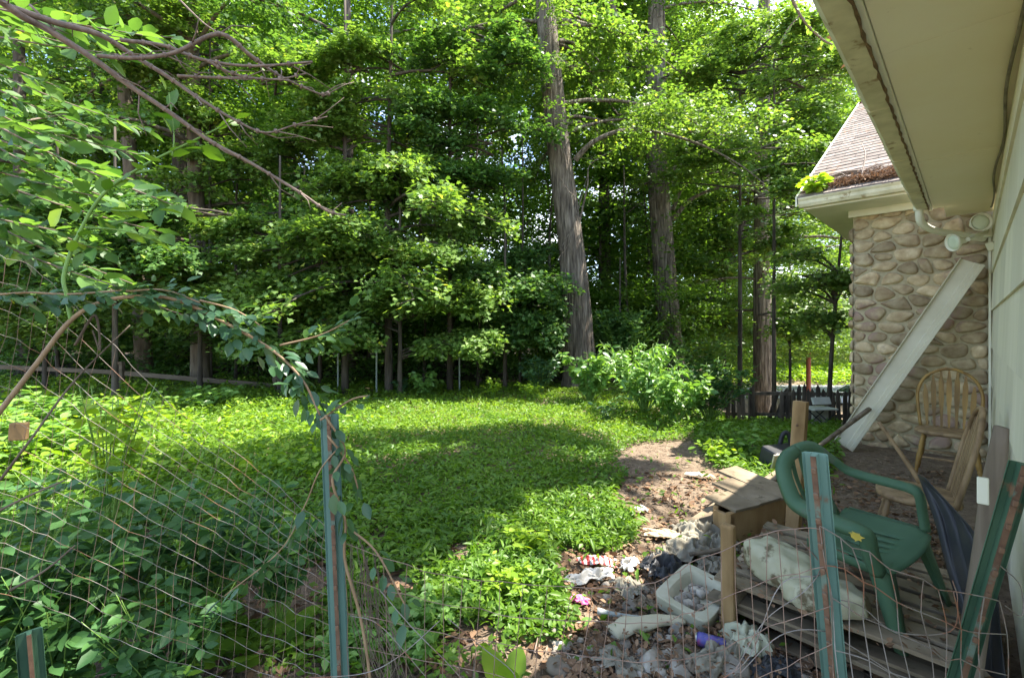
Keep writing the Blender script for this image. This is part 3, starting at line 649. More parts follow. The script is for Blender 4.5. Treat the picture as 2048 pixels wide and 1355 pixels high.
# generic crumpled sheet
def fold(x, y, s):
    v = 0.0; a = 1.0; f = 1.0
    for _ in range(4): v += a*(1-2.2*abs(mnoise.noise(Vector((x*f+s*7.3, y*f-s*3.1, s*1.7+f))))); a *= .5; f *= 1.95
    return v
def crumple(name, px, py, w, h, mat, seed, label, cat, amp=.03, z=.03, rot=0, group=None, n=44, thick=.003, parent=None):
    c = G(px, py); c[2] = float(terrain(c[0], c[1]))+z; rg = np.random.default_rng(seed); ph = rg.uniform(0, 6.28, 12); m = MB(); V = np.zeros((n, n, 3)); R = rotz(rot)
    for i in range(n):
        for j in range(n):
            u = i/(n-1)*2-1; v = j/(n-1)*2-1; ed = 1-.5*abs(mnoise.noise(Vector((math.cos(math.atan2(v, u))*1.6+seed*3.3, math.sin(math.atan2(v, u))*1.6, seed))))
            zz = amp*1.25*max(0., .25+.75*fold(u*1.5, v*1.5, seed))*(1.0-.42*(u*u+v*v))
            V[i, j] = c+R@np.array([u*w/2*ed+.01*math.sin(9*v+ph[4]), v*h/2*ed+.01*math.sin(8*u+ph[5]), zz])
    m.grid(V); return tag(m.build(name, mat if not isinstance(mat, str) else M[mat], smooth=True, solid=thick, parent=parent), label, cat, group)
crumple('rag', 1395, 1078, .34, .26, 'cloth_grey', 1, 'grey quilted rag bunched up against the plank box', 'rag', amp=.07, z=.03)
crumple('rag', 1372, 1112, .34, .26, 'cloth_grey', 2, 'pale grey folded cloth behind the black bag', 'rag', amp=.055, z=.03, rot=.5)
crumple('rag', 1425, 1142, .26, .20, 'cloth_grey', 8, 'dirty grey cloth strip between the stake and the foam basin', 'rag', amp=.04, z=.03, rot=1.1)
crumple('cardboard', 1335, 1078, .36, .14, surf('card', [(.50,.36,.20), (.62,.47,.29)], rough=.9), 4, 'tan torn cardboard scrap on the sunny path', 'cardboard', amp=.025, rot=-.35)
crumple('cardboard', 1400, 958, .30, .12, surf('card2', [(.50,.38,.25), (.62,.49,.34)], rough=.9), 14, 'light tan cardboard flap far up the path', 'cardboard', amp=.02, rot=-.5)
crumple('paper', 1180, 1166, .33, .12, 'paper', 5, 'white crumpled paper strip in the sun below the striped wrapper', 'paper', amp=.035, rot=.35)
crumple('paper', 1258, 1140, .16, .10, 'paper', 6, 'small white paper wad left of the black bag', 'paper', amp=.035, rot=.9)
crumple('paper', 1283, 1028, .10, .10, 'paper', 7, 'small white paper scrap lying at the edge of the green leaves', 'paper', amp=.03, rot=.2)
wst, nt, b_, _o = new_mat('striped_wrap'); wv = nt.nodes.new('ShaderNodeTexWave'); wv.inputs['Scale'].default_value = 9; wv.inputs['Distortion'].default_value = 1.5
rr_ = nt.nodes.new('ShaderNodeValToRGB'); rr_.color_ramp.interpolation = 'CONSTANT'; rr_.color_ramp.elements[0].color = (.72,.66,.62,1); rr_.color_ramp.elements[1].position = .55; rr_.color_ramp.elements[1].color = (.62,.07,.06,1)
tcx = nt.nodes.new('ShaderNodeTexCoord'); nt.links.new(tcx.outputs['Object'], wv.inputs['Vector']); nt.links.new(wv.outputs['Fac'], rr_.inputs['Fac']); nt.links.new(rr_.outputs['Color'], b_.inputs['Base Color'])
crumple('wrapper', 1192, 1132, .26, .11, wst, 9, 'red and white striped plastic wrapper crumpled on the soil', 'wrapper', amp=.03, rot=-.15)
crumple('wrapper', 1158, 1218, .10, .05, surf('pink', [(.75,.12,.35), (.8,.2,.42)], rough=.5), 10, 'bright pink plastic scrap among the green leaves', 'wrapper', amp=.02, rot=-.4)
crumple('glove', 1493, 1295, .22, .26, surf('glove', [(.33,.33,.22), (.45,.44,.32)], rough=.8, spots=((.30,.28,.18), 10, .66)), 11, 'pale green crumpled work glove at the foot of the pallets', 'glove', amp=.06, z=.03)
crumple('plastic_bag', 1322, 1152, .28, .22, 'black_plastic', 12, 'shiny black plastic bag crumpled behind the foam basin', 'plastic bag', amp=.07, z=.03, rot=.3)
for i, (px, py, w_, h_, am, mt, lab) in enumerate([(1440, 1100, .26, .2, .07, 'cloth_grey', 'mud stained rag hanging over the edge of the plank box'), (1330, 1120, .2, .14, .05, 'cloth_grey', 'dirty twisted rag touching the black bag from behind'),
        (1255, 1185, .22, .14, .04, 'cloth_grey', 'flattened grey rag on the rubble left of the foam basin'), (1290, 1215, .16, .10, .03, 'plank', 'brown rotten board piece by the foam basin corner'),
        (1440, 1330, .34, .18, .05, 'cloth_grey', 'torn dirty sheet of fabric in the rubble below the drink can'), (1380, 1330, .2, .16, .03, 'old_wood', 'splintered dark wood scrap beneath the drink can'),
        (1240, 1340, .22, .14, .03, 'cloth_grey', 'muddy grey rag at the bottom beneath the mesh'), (1545, 1345, .26, .14, .04, 'black_plastic', 'black plastic scrap against the lowest pallet')]):
    crumple('scrap', px, py, w_, h_, mt, 40+i, lab, 'scrap', amp=am, z=.015, rot=i*.9)
# long beige rag like a sock
m = MB(); m.tube(smooth_path([G(1225, 1268, .03), G(1250, 1252, .05), G(1290, 1245, .05), G(1335, 1238, .04), G(1370, 1242, .03)], 5), [.05, .058, .045, .035, .02], 12, flat=.6, lump=lambda t, u: 1+.12*math.sin(3*t+u*20))
tag(m.build('old_sock', surf('sock', [(.42,.38,.26), (.54,.49,.35)], rough=.95, bump=.3, spots=((.25,.2,.12), 8, .62)), smooth=True), 'beige dirty sock stretched out left of the foam basin', 'sock')
m = MB(); m.tube(smooth_path([G(1195, 1222, .035), G(1230, 1228, .035), G(1290, 1236, .04), G(1340, 1233, .04)], 4), [.022, .013, .012, .010], 9)
tag(m.build('bone_shaped_pipe', surf('greypipe', [(.26,.28,.26), (.38,.40,.37)], rough=.6), smooth=True), 'thin grey pipe with a rounded end above the beige sock', 'pipe')
# drink can
can = empty('drink_can', G(1418, 1283, .035)); a = G(1393, 1275, .04); b = G(1452, 1292, .04); L = np.linalg.norm(b-a); m = MB()
m.lathe(a, b-a, [(0, .022), (.008, .031), (.02, .033), (L-.02, .033), (L-.01, .031), (L, .026)], 18); m.build('can_body', surf('canpaint', [(.05,.05,.22), (.10,.09,.30), (.35,.06,.10)], scale=16, rough=.4, bump=0, spots=((.25,.2,.15), 30, .55)), can, smooth=True)
m = MB(); m.lathe(a-nrm(b-a)*.004, b-a, [(0, .024), (.006, .027), (.0065, .02)], 18); m.build('can_lid', surf('alu', [(.5,.5,.5), (.65,.65,.65)], rough=.35, metal=.8, bump=0), can); reparent(can)
tag(can, 'crushed blue and red drink can lying beside the glove', 'can')
# foam basin: rectangular ring with floor
fb = empty('foam_basin', G(1375, 1198, .0)); cF = np.array([1.045, 2.60, .065]); a1 = nrm([.72, .69, 0]); a2 = np.cross(UP, a1); RF = np.array([a1, a2, UP]).T@rotx(.10)@roty(-.08)
m = MB(); Wd, Ln_, hh = .31, .41, .075; N = 48; vs = []
def rrect(t, a, b, p): 
    c, s_ = math.cos(t), math.sin(t); return np.array([math.copysign(abs(c)**p, c)*a, math.copysign(abs(s_)**p, s_)*b])
rings = [(Ln_/2*.94, Wd/2*.94, 0, .22), (Ln_/2, Wd/2, hh, .22), (Ln_/2*.985, Wd/2*.985, hh+.006, .22), (Ln_/2-.045, Wd/2-.045, hh+.004, .45), (Ln_/2-.055, Wd/2-.055, hh-.01, .5), (Ln_/2-.075, Wd/2-.075, .025, .6)]
for a_, b2, z_, p_ in rings:
    for k in range(N): q = rrect(2*math.pi*(k+.5)/N, a_, b2, p_); vs.append(cF+RF@np.array([q[0], q[1], z_-hh/2]))
fc = [(i*N+k, i*N+(k+1) % N, (i+1)*N+(k+1) % N, (i+1)*N+k) for i in range(5) for k in range(N)]+[tuple(range(N-1, -1, -1)), tuple(5*N+k for k in range(N))]
m.add(vs, fc); m.build('basin_shell', M['foam'], fb, bevel=.003)
reparent(fb); tag(fb, 'off white square foam basin full of pebbles tipped on the rubble', 'basin')

# stones on the ground
rk_m = surf('pebble', [(.16,.135,.105), (.28,.245,.20), (.40,.37,.31)], scale=9, bump=.3, rough=.85, var=.35, spots=((.25,.2,.15), 12, .66))
def rock(mb, c, r, rg, n=7):
    V = np.zeros((n, 2*n+1, 3)); ph = rg.uniform(0, 6.28, 4); sc = np.array([1, rg.uniform(.6, 1), rg.uniform(.4, .7)]); R = rotz(rg.uniform(0, 6.28))@rotx(rg.uniform(-.4, .4))
    for i in range(n):
        th = math.pi*i/(n-1)
        for j in range(2*n+1):
            f = 2*math.pi*j/(2*n); d = np.array([math.sin(th)*math.cos(f), math.sin(th)*math.sin(f), math.cos(th)])
            k = 1+.13*math.sin(3*d[0]+ph[0])+.12*math.sin(4*d[1]+2*d[2]+ph[1])+.05*math.sin(9*d[0]+ph[2])
            V[i, j] = c+R@(d*sc*r*k)
    mb.grid(V, float(rg.random()))
rg = np.random.default_rng(31); m = MB(); cnt = 0
while cnt < 900:
    px = rg.uniform(1100, 1620); py = rg.uniform(1120, 1420)
    if px < 1180 and py < 1250: continue
    c = G(px, py); s_ = dH@c; p_ = qH@c
    if s_ > 2.5 and p_ > -1.05: continue
    r = rg.choice([.008, .014, .022, .034], p=[.42, .33, .18, .07]); c[2] = float(terrain(c[0], c[1]))+r*.25; rock(m, c, r, rg); cnt += 1
for k in range(26): rock(m, cF+RF@np.array([rg.uniform(-.10, .10), rg.uniform(-.06, .06), rg.uniform(-.015, .02)]), rg.uniform(.018, .036), rg)
tag(m.build('pebbles', rk_m, smooth=True), 'white and grey pebbles strewn over the debris by the pallets', 'pebbles', kind='stuff')
big = [(1300, 1340, .075, 'big round white stone at the bottom beneath the wire mesh', 1), (1362, 1348, .06, 'white lumpy stone right of the biggest white stone', 1), (1230, 1305, .05, 'pale stone in front of the beige sock', 1),
       (1120, 1345, .07, 'dull brown flat stone near the round yellow leaves', 0), (1470, 1345, .08, 'grey slab stone in front of the glove', 1), (1350, 1262, .045, 'small white stone between sock and foam basin', 1),
       (1165, 1325, .04, 'pale stone beside the dull brown stone', 1), (1258, 1215, .05, 'grey cracked stone above the thin grey pipe', 1)]
dark_m = surf('brown_stone', [(.20,.16,.12), (.32,.27,.20)], rough=.9, bump=.3)
for px, py, r, lab, w in big:
    m = MB(); c = G(px, py); rock(m, c+[0, 0, r*.25], r, rg, n=12); tag(m.build('stone', rk_m if w else dark_m, smooth=True), lab, 'stone', 'loose stones in the rubble')

# black tarp between chair and siding
ctl = [[(1836, 948, 2.30), (1842, 952, 2.26), (1850, 955, 2.22)],
       [(1868, 1040, 2.18), (1900, 1020, 2.12), (1945, 1060, 1.98)],
       [(1895, 1140, 2.05), (1930, 1120, 1.98), (1985, 1130, 1.82)],
       [(1925, 1250, 1.95), (1960, 1245, 1.86), (2000, 1240, 1.75)],
       [(1940, 1400, 1.85), (1975, 1410, 1.78), (2018, 1420, 1.68)]]
def patch(ctl, nu, nv):
    C = np.array([[P(*q) for q in r] for r in ctl]); r, c = C.shape[:2]
    rows = np.array([smooth_path(list(C[:, j]), max(1, nu//(r-1))) for j in range(c)]).transpose(1, 0, 2)
    out = np.array([smooth_path(list(rw), max(1, nv//(c-1))) if c > 2 else [rw[0]+(rw[1]-rw[0])*t for t in np.linspace(0, 1, nv+1)] for rw in rows]); return out
V = patch(ctl, 40, 40)
for i in range(V.shape[0]):
    for j in range(V.shape[1]):
        u = i/(V.shape[0]-1); v = j/(V.shape[1]-1); V[i, j] += np.array([-.5, -.8, .2])*(.022*abs(math.sin(v*11+u*1.5))+.012*math.sin(u*9+v*4))*min(1, u*3)
        lim = qH@V[i, j]
        if lim > .12: V[i, j] -= qH*(lim-.12)
m = MB(); m.grid(V); tag(m.build('tarp', M['black_plastic'], smooth=True, solid=.004), 'dark folded plastic tarp hanging in pleats between green chair and siding', 'tarp')
# weathered rounded plank leaning on the siding, with a cream block
wp = empty('weathered_plank', H(2.45, .02, 0)); m = MB(); a = H(2.55, -.03, 0); b = H(2.42, .075, 1.24)
m.tube([a+(b-a)*t for t in np.linspace(0, 1, 14)], [.05, .05, .048, .045, .044, .025], 12, flat=.5, lump=lambda t, u: 1+.04*math.sin(5*t+u*8)); m.build('plank_body', M['old_wood'], wp, smooth=True)
m = MB(); m.box(P(1991, 985, 1.56)-qH*.03, (.03, .03, .09), RH@roty(.1)); m.build('tape_patch', M['cream'], wp, bevel=.004)
reparent(wp); tag(wp, 'grey weathered round topped wooden plank leaning on the siding', 'plank')
# long wooden handle
m = MB(); m.tube(smooth_path([P(1738, 818, 5.75), P(1640, 890, 5.0), P(1560, 950, 4.3), P(1500, 1000, 3.9)], 5), [.030, .022, .020, .020], 10)
tag(m.build('tool_handle', M['old_wood'], smooth=True), 'long round wooden tool handle sloping from the cobblestones to the plank box', 'tool handle')
m = MB(); m.tube(smooth_path([G(1380, 1108, .11), G(1420, 1102, .12), G(1475, 1090, .16)], 4), [.013, .015, .01], 7); m.tube(smooth_path([G(1290, 1130, .06), G(1315, 1110, .12), G(1345, 1108, .12), G(1362, 1122, .06)], 4), [.006, .008, .005], 6)
tag(m.build('fallen_branch', M['bark_brown'], smooth=True), 'crooked brown branch lying across the grey rags', 'branch')
# black open case beyond the post
cs = empty('open_case', G(1560, 960, .0)); cp = P(1562, 925, 5.05); Rcs = rotz(.35)@rotx(.25)
m = MB(); m.box(cp+[.06, .12, .0], (.42, .22, .30), Rcs); m.build('case_shell', M['black_plastic'], cs, bevel=.03)
m = MB(); m.box(cp+[.02, -.015, .0], (.36, .02, .24), Rcs); m.build('case_lining', surf('lining', [(.42,.37,.25), (.55,.48,.34)], scale=12, rough=.7), cs, bevel=.008)
m = MB(); m.tube(smooth_path([cp+[.10, .2, .14], cp+[.14, .2, .27], cp+[.2, .2, .28], cp+[.24, .2, .14]], 4), .025, 8); m.build('handle', M['black_plastic'], cs, smooth=True)
reparent(cs); tag(cs, 'black case lying open with a beige lining behind the tall timber post', 'case')

# ---------------------------------------------------------------- T posts
def tpost(top, bot, width, label, mat='teal', yaw=0.0, studs=True, roll=None):
    e = empty('fence_post', bot); top = np.asarray(top, float); bot = np.asarray(bot, float); d = nrm(top-bot)
    view = nrm(np.array([bot[0], bot[1], 0])); view = rotz(yaw)@view; sd_ = nrm(np.cross(d, view)); fr = -np.cross(sd_, d)*1.0
    if np.dot(fr, -view) < 0: fr = -fr
    L = np.linalg.norm(top-bot); m = MB(); w = width/2; t = .005
    poly = [(-w, .004), (-w+.006, -t), (-.004, 0), (-.0035, .020), (.0035, .020), (.004, 0), (w-.006, -t), (w, .004), (w-.002, .010), (w-.004, .003), (.008, .005), (.008, .006), (-.008, .006), (-.008, .005), (-w+.004, .003), (-w+.002, .010)]
    poly = [(-w, .006), (-w+.004, 0), (-.006, -.002), (-.0045, .018), (.0045, .018), (.006, -.002), (w-.004, 0), (w, .006), (w+.001, .004), (w-.003, -.006), (0, -.009), (-w+.003, -.006), (-w-.001, .004)]
    m.prism(poly, bot, sd_, fr, d, L); m.build('flange', M[mat], e)
    m = MB(); m.box(bot+d*L/2+fr*.0195, (.0100, .004, L-.002), np.array([sd_, fr, d]).T); m.build('rusty_rib', M['rust'], e)
    if studs:
        m = MB(); z = L-.03; m.box(bot+d*z+fr*.0235, (.009, .008, .013), np.array([sd_, fr, d]).T); s0 = m.build('stud', M['rust'], e, bevel=.002)
        for k in range(1, 24):
            if z-.054*k < .05: break
            o = s0.copy(); COL.objects.link(o); o.parent = e; o.location = tuple(-d*.054*k)
    reparent(e); return tag(e, label, 'fence post', 'green steel fence posts')
tpost(P(659, 829, 1.25), P(700, 1800, 1.25), .046, 'teal steel post with a rusty rib wound with dark vine', yaw=-.10)
tpost(P(1630, 906, .97), P(1722, 1950, 1.02), .046, 'teal steel post with a broad rusty rib before the green chair', yaw=-.12)
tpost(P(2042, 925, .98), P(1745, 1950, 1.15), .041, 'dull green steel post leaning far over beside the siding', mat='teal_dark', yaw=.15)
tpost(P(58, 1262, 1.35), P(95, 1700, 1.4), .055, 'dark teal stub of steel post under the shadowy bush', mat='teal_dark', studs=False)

# ---------------------------------------------------------------- wire mesh fences
def wire_panel(label, ctl, nu, nv, r, mat, seed, jig=.004, drop=0.0, mat2=None):
    """ctl rows: from top to bottom, each a list of (px,py,Y)"""
    V = patch(ctl, 24, 24); a, b = V.shape[:2]; rg = np.random.default_rng(seed)
    def at(u, v):
        i = min(max(u, 0), 1)*(a-1); j = min(max(v, 0), 1)*(b-1); i0 = int(min(i, a-2)); j0 = int(min(j, b-2)); fu = i-i0; fv = j-j0
        return (V[i0, j0]*(1-fu)+V[i0+1, j0]*fu)*(1-fv)+(V[i0, j0+1]*(1-fu)+V[i0+1, j0+1]*fu)*fv
    ju = rg.normal(0, jig, (nu+1, nv+1, 3)); e = empty('wire_fence', V[-1, 0]); m = MB()
    node = [[at(i/nu, j/nv)+ju[i, j] for j in range(nv+1)] for i in range(nu+1)]
    for i in range(nu+1):
        if i and rg.random() < drop: continue
        m.tube(smooth_path([node[i][j] for j in range(nv+1)], 2), r*1.1, 4, cap=False)
    m.build('line_wires', M[mat], e, smooth=True); m = MB()
    for j in range(nv+1):
        k0 = 0 if rg.random() > drop else 1
        m.tube(smooth_path([node[i][j]+np.array([0, -r*1.2, 0]) for i in range(k0, nu+1)], 2), r, 4, cap=False)
    m.build('stay_wires', M[mat2 or mat], e, smooth=True)
    reparent(e); return tag(e, label, 'wire fence', 'rusty wire mesh fence')
wire_panel('bent rusty wire mesh panel sagging from the left edge down to the vine wound post',
    [[(-170, 470, 1.25), (-60, 500, 1.30), (60, 532, 1.35), (180, 645, 1.4), (350, 815, 1.42), (500, 925, 1.38), (600, 1010, 1.32), (672, 1075, 1.27)],
     [(-260, 760, 1.3), (-140, 800, 1.35), (0, 850, 1.38), (130, 920, 1.42), (290, 1010, 1.42), (460, 1100, 1.38), (585, 1170, 1.32), (680, 1215, 1.27)],
     [(-340, 1100, 1.35), (-210, 1130, 1.38), (-60, 1170, 1.42), (80, 1210, 1.42), (260, 1290, 1.42), (440, 1350, 1.38), (580, 1400, 1.32), (692, 1440, 1.27)]], 13, 38, .00062, 'wire_grey', 2, .0028, mat2='wire_rust')
wire_panel('rusty wide celled wire mesh strung low between the two teal posts',
    [[(690, 1085, 1.24), (850, 1140, 1.16), (1000, 1165, 1.1), (1190, 1175, 1.05), (1310, 1165, 1.02), (1410, 1112, 1.0), (1530, 1066, .98), (1645, 1056, .96)],
     [(695, 1260, 1.24), (850, 1290, 1.16), (990, 1318, 1.1), (1160, 1345, 1.05), (1320, 1360, 1.02), (1420, 1350, 1.0), (1540, 1300, .98), (1662, 1250, .96)],
     [(700, 1420, 1.24), (850, 1450, 1.16), (985, 1480, 1.1), (1150, 1520, 1.05), (1330, 1540, 1.02), (1430, 1540, 1.0), (1550, 1510, .98), (1675, 1450, .96)]], 5, 28, .0009, 'wire_rust', 3, .002)
wire_panel('bent wire mesh curling between the near teal post and the leaning green post',
    [[(1640, 1056, .96), (1700, 1085, .96), (1760, 1122, .96), (1850, 1166, .97), (1917, 1183, .98), (2004, 1195, 1.0)],
     [(1662, 1200, .96), (1725, 1230, .96), (1790, 1262, .97), (1870, 1300, .98), (1930, 1330, 1.0), (2010, 1340, 1.02)],
     [(1675, 1400, .96), (1740, 1420, .96), (1810, 1450, .97), (1890, 1480, .98), (1945, 1500, 1.0), (2020, 1500, 1.02)]], 4, 9, .0012, 'wire_grey', 4, .004)
# loose curled wires
m = MB(); r = .0012
for pth in ([(1470, 1340), (1530, 1240), (1610, 1180), (1640, 1130), (1600, 1080)], [(1480, 1345), (1560, 1270), (1640, 1260), (1700, 1290), (1800, 1355)], [(1660, 1195), (1720, 1210), (1790, 1262), (1900, 1262), (1915, 1200), (1905, 1160)],
            [(1440, 1360), (1500, 1310), (1560, 1170), (1640, 1150)], [(2000, 1130), (2040, 1170), (2044, 1230), (2010, 1210)]):
    m.tube(smooth_path([P(x, y, .99) for x, y in pth], 6), r, 4, cap=False)
tag(m.build('loose_wire', M['wire_grey'], smooth=True), 'loose curled strands of wire tangled round the near teal post', 'wire')
m = MB()
for pth in ([(895, 1235), (960, 1290), (1030, 1350), (1010, 1400)], [(620, 1355), (730, 1345), (800, 1310), (880, 1240)], [(760, 1180), (830, 1260), (900, 1330), (960, 1400)], [(700, 1230), (760, 1250), (850, 1350)]):
    m.tube(smooth_path([P(x, y, 1.14) for x, y in pth], 6), r, 4, cap=False)
tag(m.build('loose_wire', M['wire_grey'], smooth=True), 'loose pale strands of wire crossing at the bottom right of the vine wound post', 'wire')

# ---------------------------------------------------------------- trees
def trunk_mesh(mb, pts, r, n=20, seed=0, flare=.0, ridges=9, amp=.05):
    ph = seed*1.7
    rd = 23 if n > 60 else ridges
    def lump(t, u): return 1+amp*math.sin(rd*t+ph+3*math.sin(u*14)+u*5)*(.6+.5*math.sin(u*40+t*3))+amp*.7*math.sin(5*t-u*9+ph)+(amp*.5*math.sin(rd*1.7*t-u*9) if n > 60 else 0)+flare*math.exp(-u*16)*(1+.4*math.sin(4*t+ph))
    mb.tube(pts, r, n, lump=lump)
def bough(rng, p0, az, L, rise, W, nleaf, ls, tw, droop=.45, wood=True, flat=.04, r0=.03, twn=14):
    """a flat spray of twigs and leaves reaching out from p0; returns leaf arrays"""
    d = np.array([math.cos(az), math.sin(az), 0]); s = np.array([-d[1], d[0], 0])
    def ax(t): t = np.asarray(t)[..., None]; return p0+d*L*t+UP*(rise*L*t-droop*L*t*t)
    t0 = rng.uniform(.18, 1, twn)**.85; side = np.where(rng.random(twn) < .5, -1, 1.); ln = W*(1.12-t0*.75)*rng.uniform(.5, 1.1, twn)+.12
    ang = rng.uniform(.5, 1.1, twn); td = d[None]*np.cos(ang)[:, None]+s[None]*(np.sin(ang)*side)[:, None]; td[:, 2] = rng.uniform(-.35, .30, twn)
    k = rng.choice(twn, nleaf, p=(ln/ln.sum())); r = rng.random(nleaf)**.8
    pos = ax(t0[k])+td[k]*(ln[k]*r)[:, None]; pos[:, 2] -= .22*ln[k]*r*r
    pos += rng.normal(size=(nleaf, 3))*np.array([.09, .09, flat+.05*L/2])
    a = td[k]+rng.normal(size=(nleaf, 3))*np.array([.6, .6, .15]); a[:, 2] -= .18+.15*r
    nr = UP[None]+rng.normal(size=(nleaf, 3))*.45+np.array([0, -.22, 0])
    sz = ls*rng.uniform(.65, 1.2, nleaf)
    if wood:
        tw.tube([ax(t) for t in np.linspace(0, .95, 6)], [r0, r0*.2], 5, cap=False)
        for i in range(0, twn, 2): tw.tube([ax(t0[i]), ax(t0[i])+td[i]*ln[i]*.85-[0, 0, .16*ln[i]]], [r0*.3, r0*.08], 4, cap=False)
    return pos, a, nr, sz
def tree(name, label, path, radii, boughs, mat, tmpl, rng, cat='tree', group=None, bark='bark_dark', ls=.11, n=20, flare=.25, seed=1, extra=None, amp=.05):
    """path: trunk points; boughs: list of (height fraction 0..1 or point, azimuth, L, rise, W, leaves)"""
    base = path[0]; e = empty(name, base); pts = smooth_path(path, 16 if n > 60 else 7); tb = MB()
    trunk_mesh(tb, pts, radii, n, seed, flare, amp=amp); tb.build('trunk', M[bark], e, smooth=True)
    lm = MB(); A = []
    for bg in boughs:
        h, az, L, rise, W, nl = bg[:6]; dr = bg[6] if len(bg) > 6 else .35
        if np.isscalar(h): q = np.array(pts[int(min(max(h, 0), 1)*(len(pts)-1))])
        else: q = np.asarray(h, float)
        A.append(bough(rng, q, az, L, rise, W, nl, ls, lm, dr, r0=.012+.012*L))
    if extra: extra(lm, A)
    if lm.v: lm.build('limbs', M[bark], e, smooth=True)
    if A:
        cat4 = [np.concatenate([a[i] for a in A]) for i in range(4)]
        var = np.clip(rng.normal(.45, .25, len(cat4[0])), 0, 1)
        leaf_mesh('crown', cat4[0], cat4[1], cat4[2], cat4[3], tmpl, M[mat], rng, e, var)
    reparent(e); return tag(e, label, cat, group)
def ground_at(px, Y):
    x = (px-1024)/F*Y; return np.array([x, Y, float(terrain(x, Y))])
def trunk_path(knots, Y, top):
    """knots: picture columns/rows the trunk passes through at depth Y; then straight on to height top"""
    g = ground_at(knots[0][0], Y)-[0, 0, .15]; pts = [g]+[P(px, py, Y) for px, py in knots[1:]]
    d = nrm(pts[-1]-pts[-2]); 
    if pts[-1][2] < top: pts.append(pts[-1]+d*(top-pts[-1][2])/max(d[2], .3))
    return pts
rng = np.random.default_rng(77)
def rb(rng, n, h0, h1, L, W, nl, rise=(.1, .6), dr=.35, az=None):
    out = []
    for i in range(n):
        h = h0+(h1-h0)*(i+rng.random())/n; a = rng.uniform(0, 6.28) if az is None else rng.uniform(*az); l = L*rng.uniform(.6, 1.15)*(1.1-.5*max(0, (h-.5)))
        out.append((h, a, l, rng.uniform(*rise), W*rng.uniform(.7, 1.1), int(nl*rng.uniform(.7, 1.2)), dr))
    return out

# three big trunks
def limb(lm, pts, r, n=8): lm.tube(smooth_path(pts, 6), r, n, cap=False)
def big1(lm, A):
    Y = 12
    limb(lm, [P(1150, 320, Y), P(1185, 285, 11.8), P(1240, 262, 11.6), P(1300, 262, 11.4), P(1390, 285, 11.2), P(1480, 330, 11), P(1560, 395, 10.8)], [.085, .06, .045, .032, .02, .008])
    limb(lm, [P(1160, 440, Y), P(1175, 370, 11.7), P(1180, 330, 11.6), P(1225, 300, 11.5)], [.03, .02, .012, .006])
    for a, b, c in (((1120, 500), (1150, 440), (1175, 350)), ((1115, 520), (1140, 480), (1165, 380)), ((1160, 400), (1135, 380), (1118, 350)), ((1380, 285), (1440, 300), (1530, 290)), ((1450, 315), (1500, 360), (1545, 440))):
        limb(lm, [P(*a, 11.5), P(*b, 11.5), P(*c, 11.4)], [.012, .009, .004], 5)
    for px, py, az, L in ((1240, 262, .3, 1.6), (1300, 262, -.9, 1.5), (1390, 285, .5, 1.6), (1430, 300, -1.2, 1.6), (1500, 345, .1, 1.6), (1560, 395, -.6, 1.4), (1350, 270, 1.2, 1.5), (1270, 262, -1.5, 1.4), (1210, 275, -.6, 1.2), (1330, 265, -1.9, 1.5), (1400, 290, -1.5, 1.5)):
        A.append(bough(rng, P(px, py, 11.3), az, L, .45, .8, 420, .085, lm, .3, r0=.015))
    for k in range(26):      # short leafy shoots along the bole
        py = rng.uniform(-120, 330); px = 1090+py*.10+rng.uniform(-25, 25); A.append(bough(rng, P(px, py, 11.8), rng.uniform(-3.14, 0), .9, .3, .4, 70, .085, lm, .5, r0=.008, twn=7))
tree('big_tree', 'tallest thick grey trunk rising just behind the bright shrubs with a long bare side limb',
     trunk_path([(1162, 0), (1158, 700), (1145, 520), (1118, 300), (1098, 100), (1085, -60)], 12, 19), [.46, .40, .33, .29, .27, .22, .12],
     rb(rng, 34, .50, 1, 4.2, 1.5, 620, (.15, .7), .4, az=(.0, 3.14)), 'leaf_light', T_MAPLE, rng, bark='bark_grey', ls=.12, n=90, seed=2, extra=big1, amp=.035)
def big2(lm, A):
    limb(lm, [P(1345, 440, 16), P(1380, 400, 15.7), P(1440, 375, 15.4), P(1530, 370, 15)], [.10, .07, .045, .02])
    limb(lm, [P(1345, 420, 16), P(1370, 370, 15.8), P(1430, 345, 15.5), P(1500, 350, 15.2)], [.08, .05, .035, .015])
    limb(lm, [P(1310, 160, 16), P(1280, 110, 15.8), P(1240, 60, 15.6), P(1215, -20, 15.4)], [.20, .17, .14, .10])
    for px, py, az, L in ((1440, 375, .3, 1.6), (1480, 372, -1, 1.5), (1530, 370, .2, 1.7), (1430, 345, .8, 1.5)):
        A.append(bough(rng, P(px, py, 15.3), az, L, .3, .7, 130, .11, lm, .3, r0=.015))
    for k in range(16):
        py = rng.uniform(-100, 420); A.append(bough(rng, P(1308+rng.uniform(-20, 20), py, 15.7), rng.uniform(-3.14, 0), 1.2, .3, .5, 70, .10, lm, .5, r0=.01, twn=7))
tree('big_tree', 'second thick straight trunk with a reddish sunlit lower bole right of the tallest one',
     trunk_path([(1345, 0), (1340, 690), (1325, 480), (1312, 280), (1312, 100), (1314, -60)], 16, 22), [.44, .40, .36, .33, .30, .26, .14],
     rb(rng, 34, .42, 1, 4.6, 1.7, 520, (.15, .7), .4, az=(-.2, 3.34)), 'leaf_light', T_MAPLE, rng, bark='bark_grey', ls=.13, n=90, seed=5, extra=big2, amp=.035)
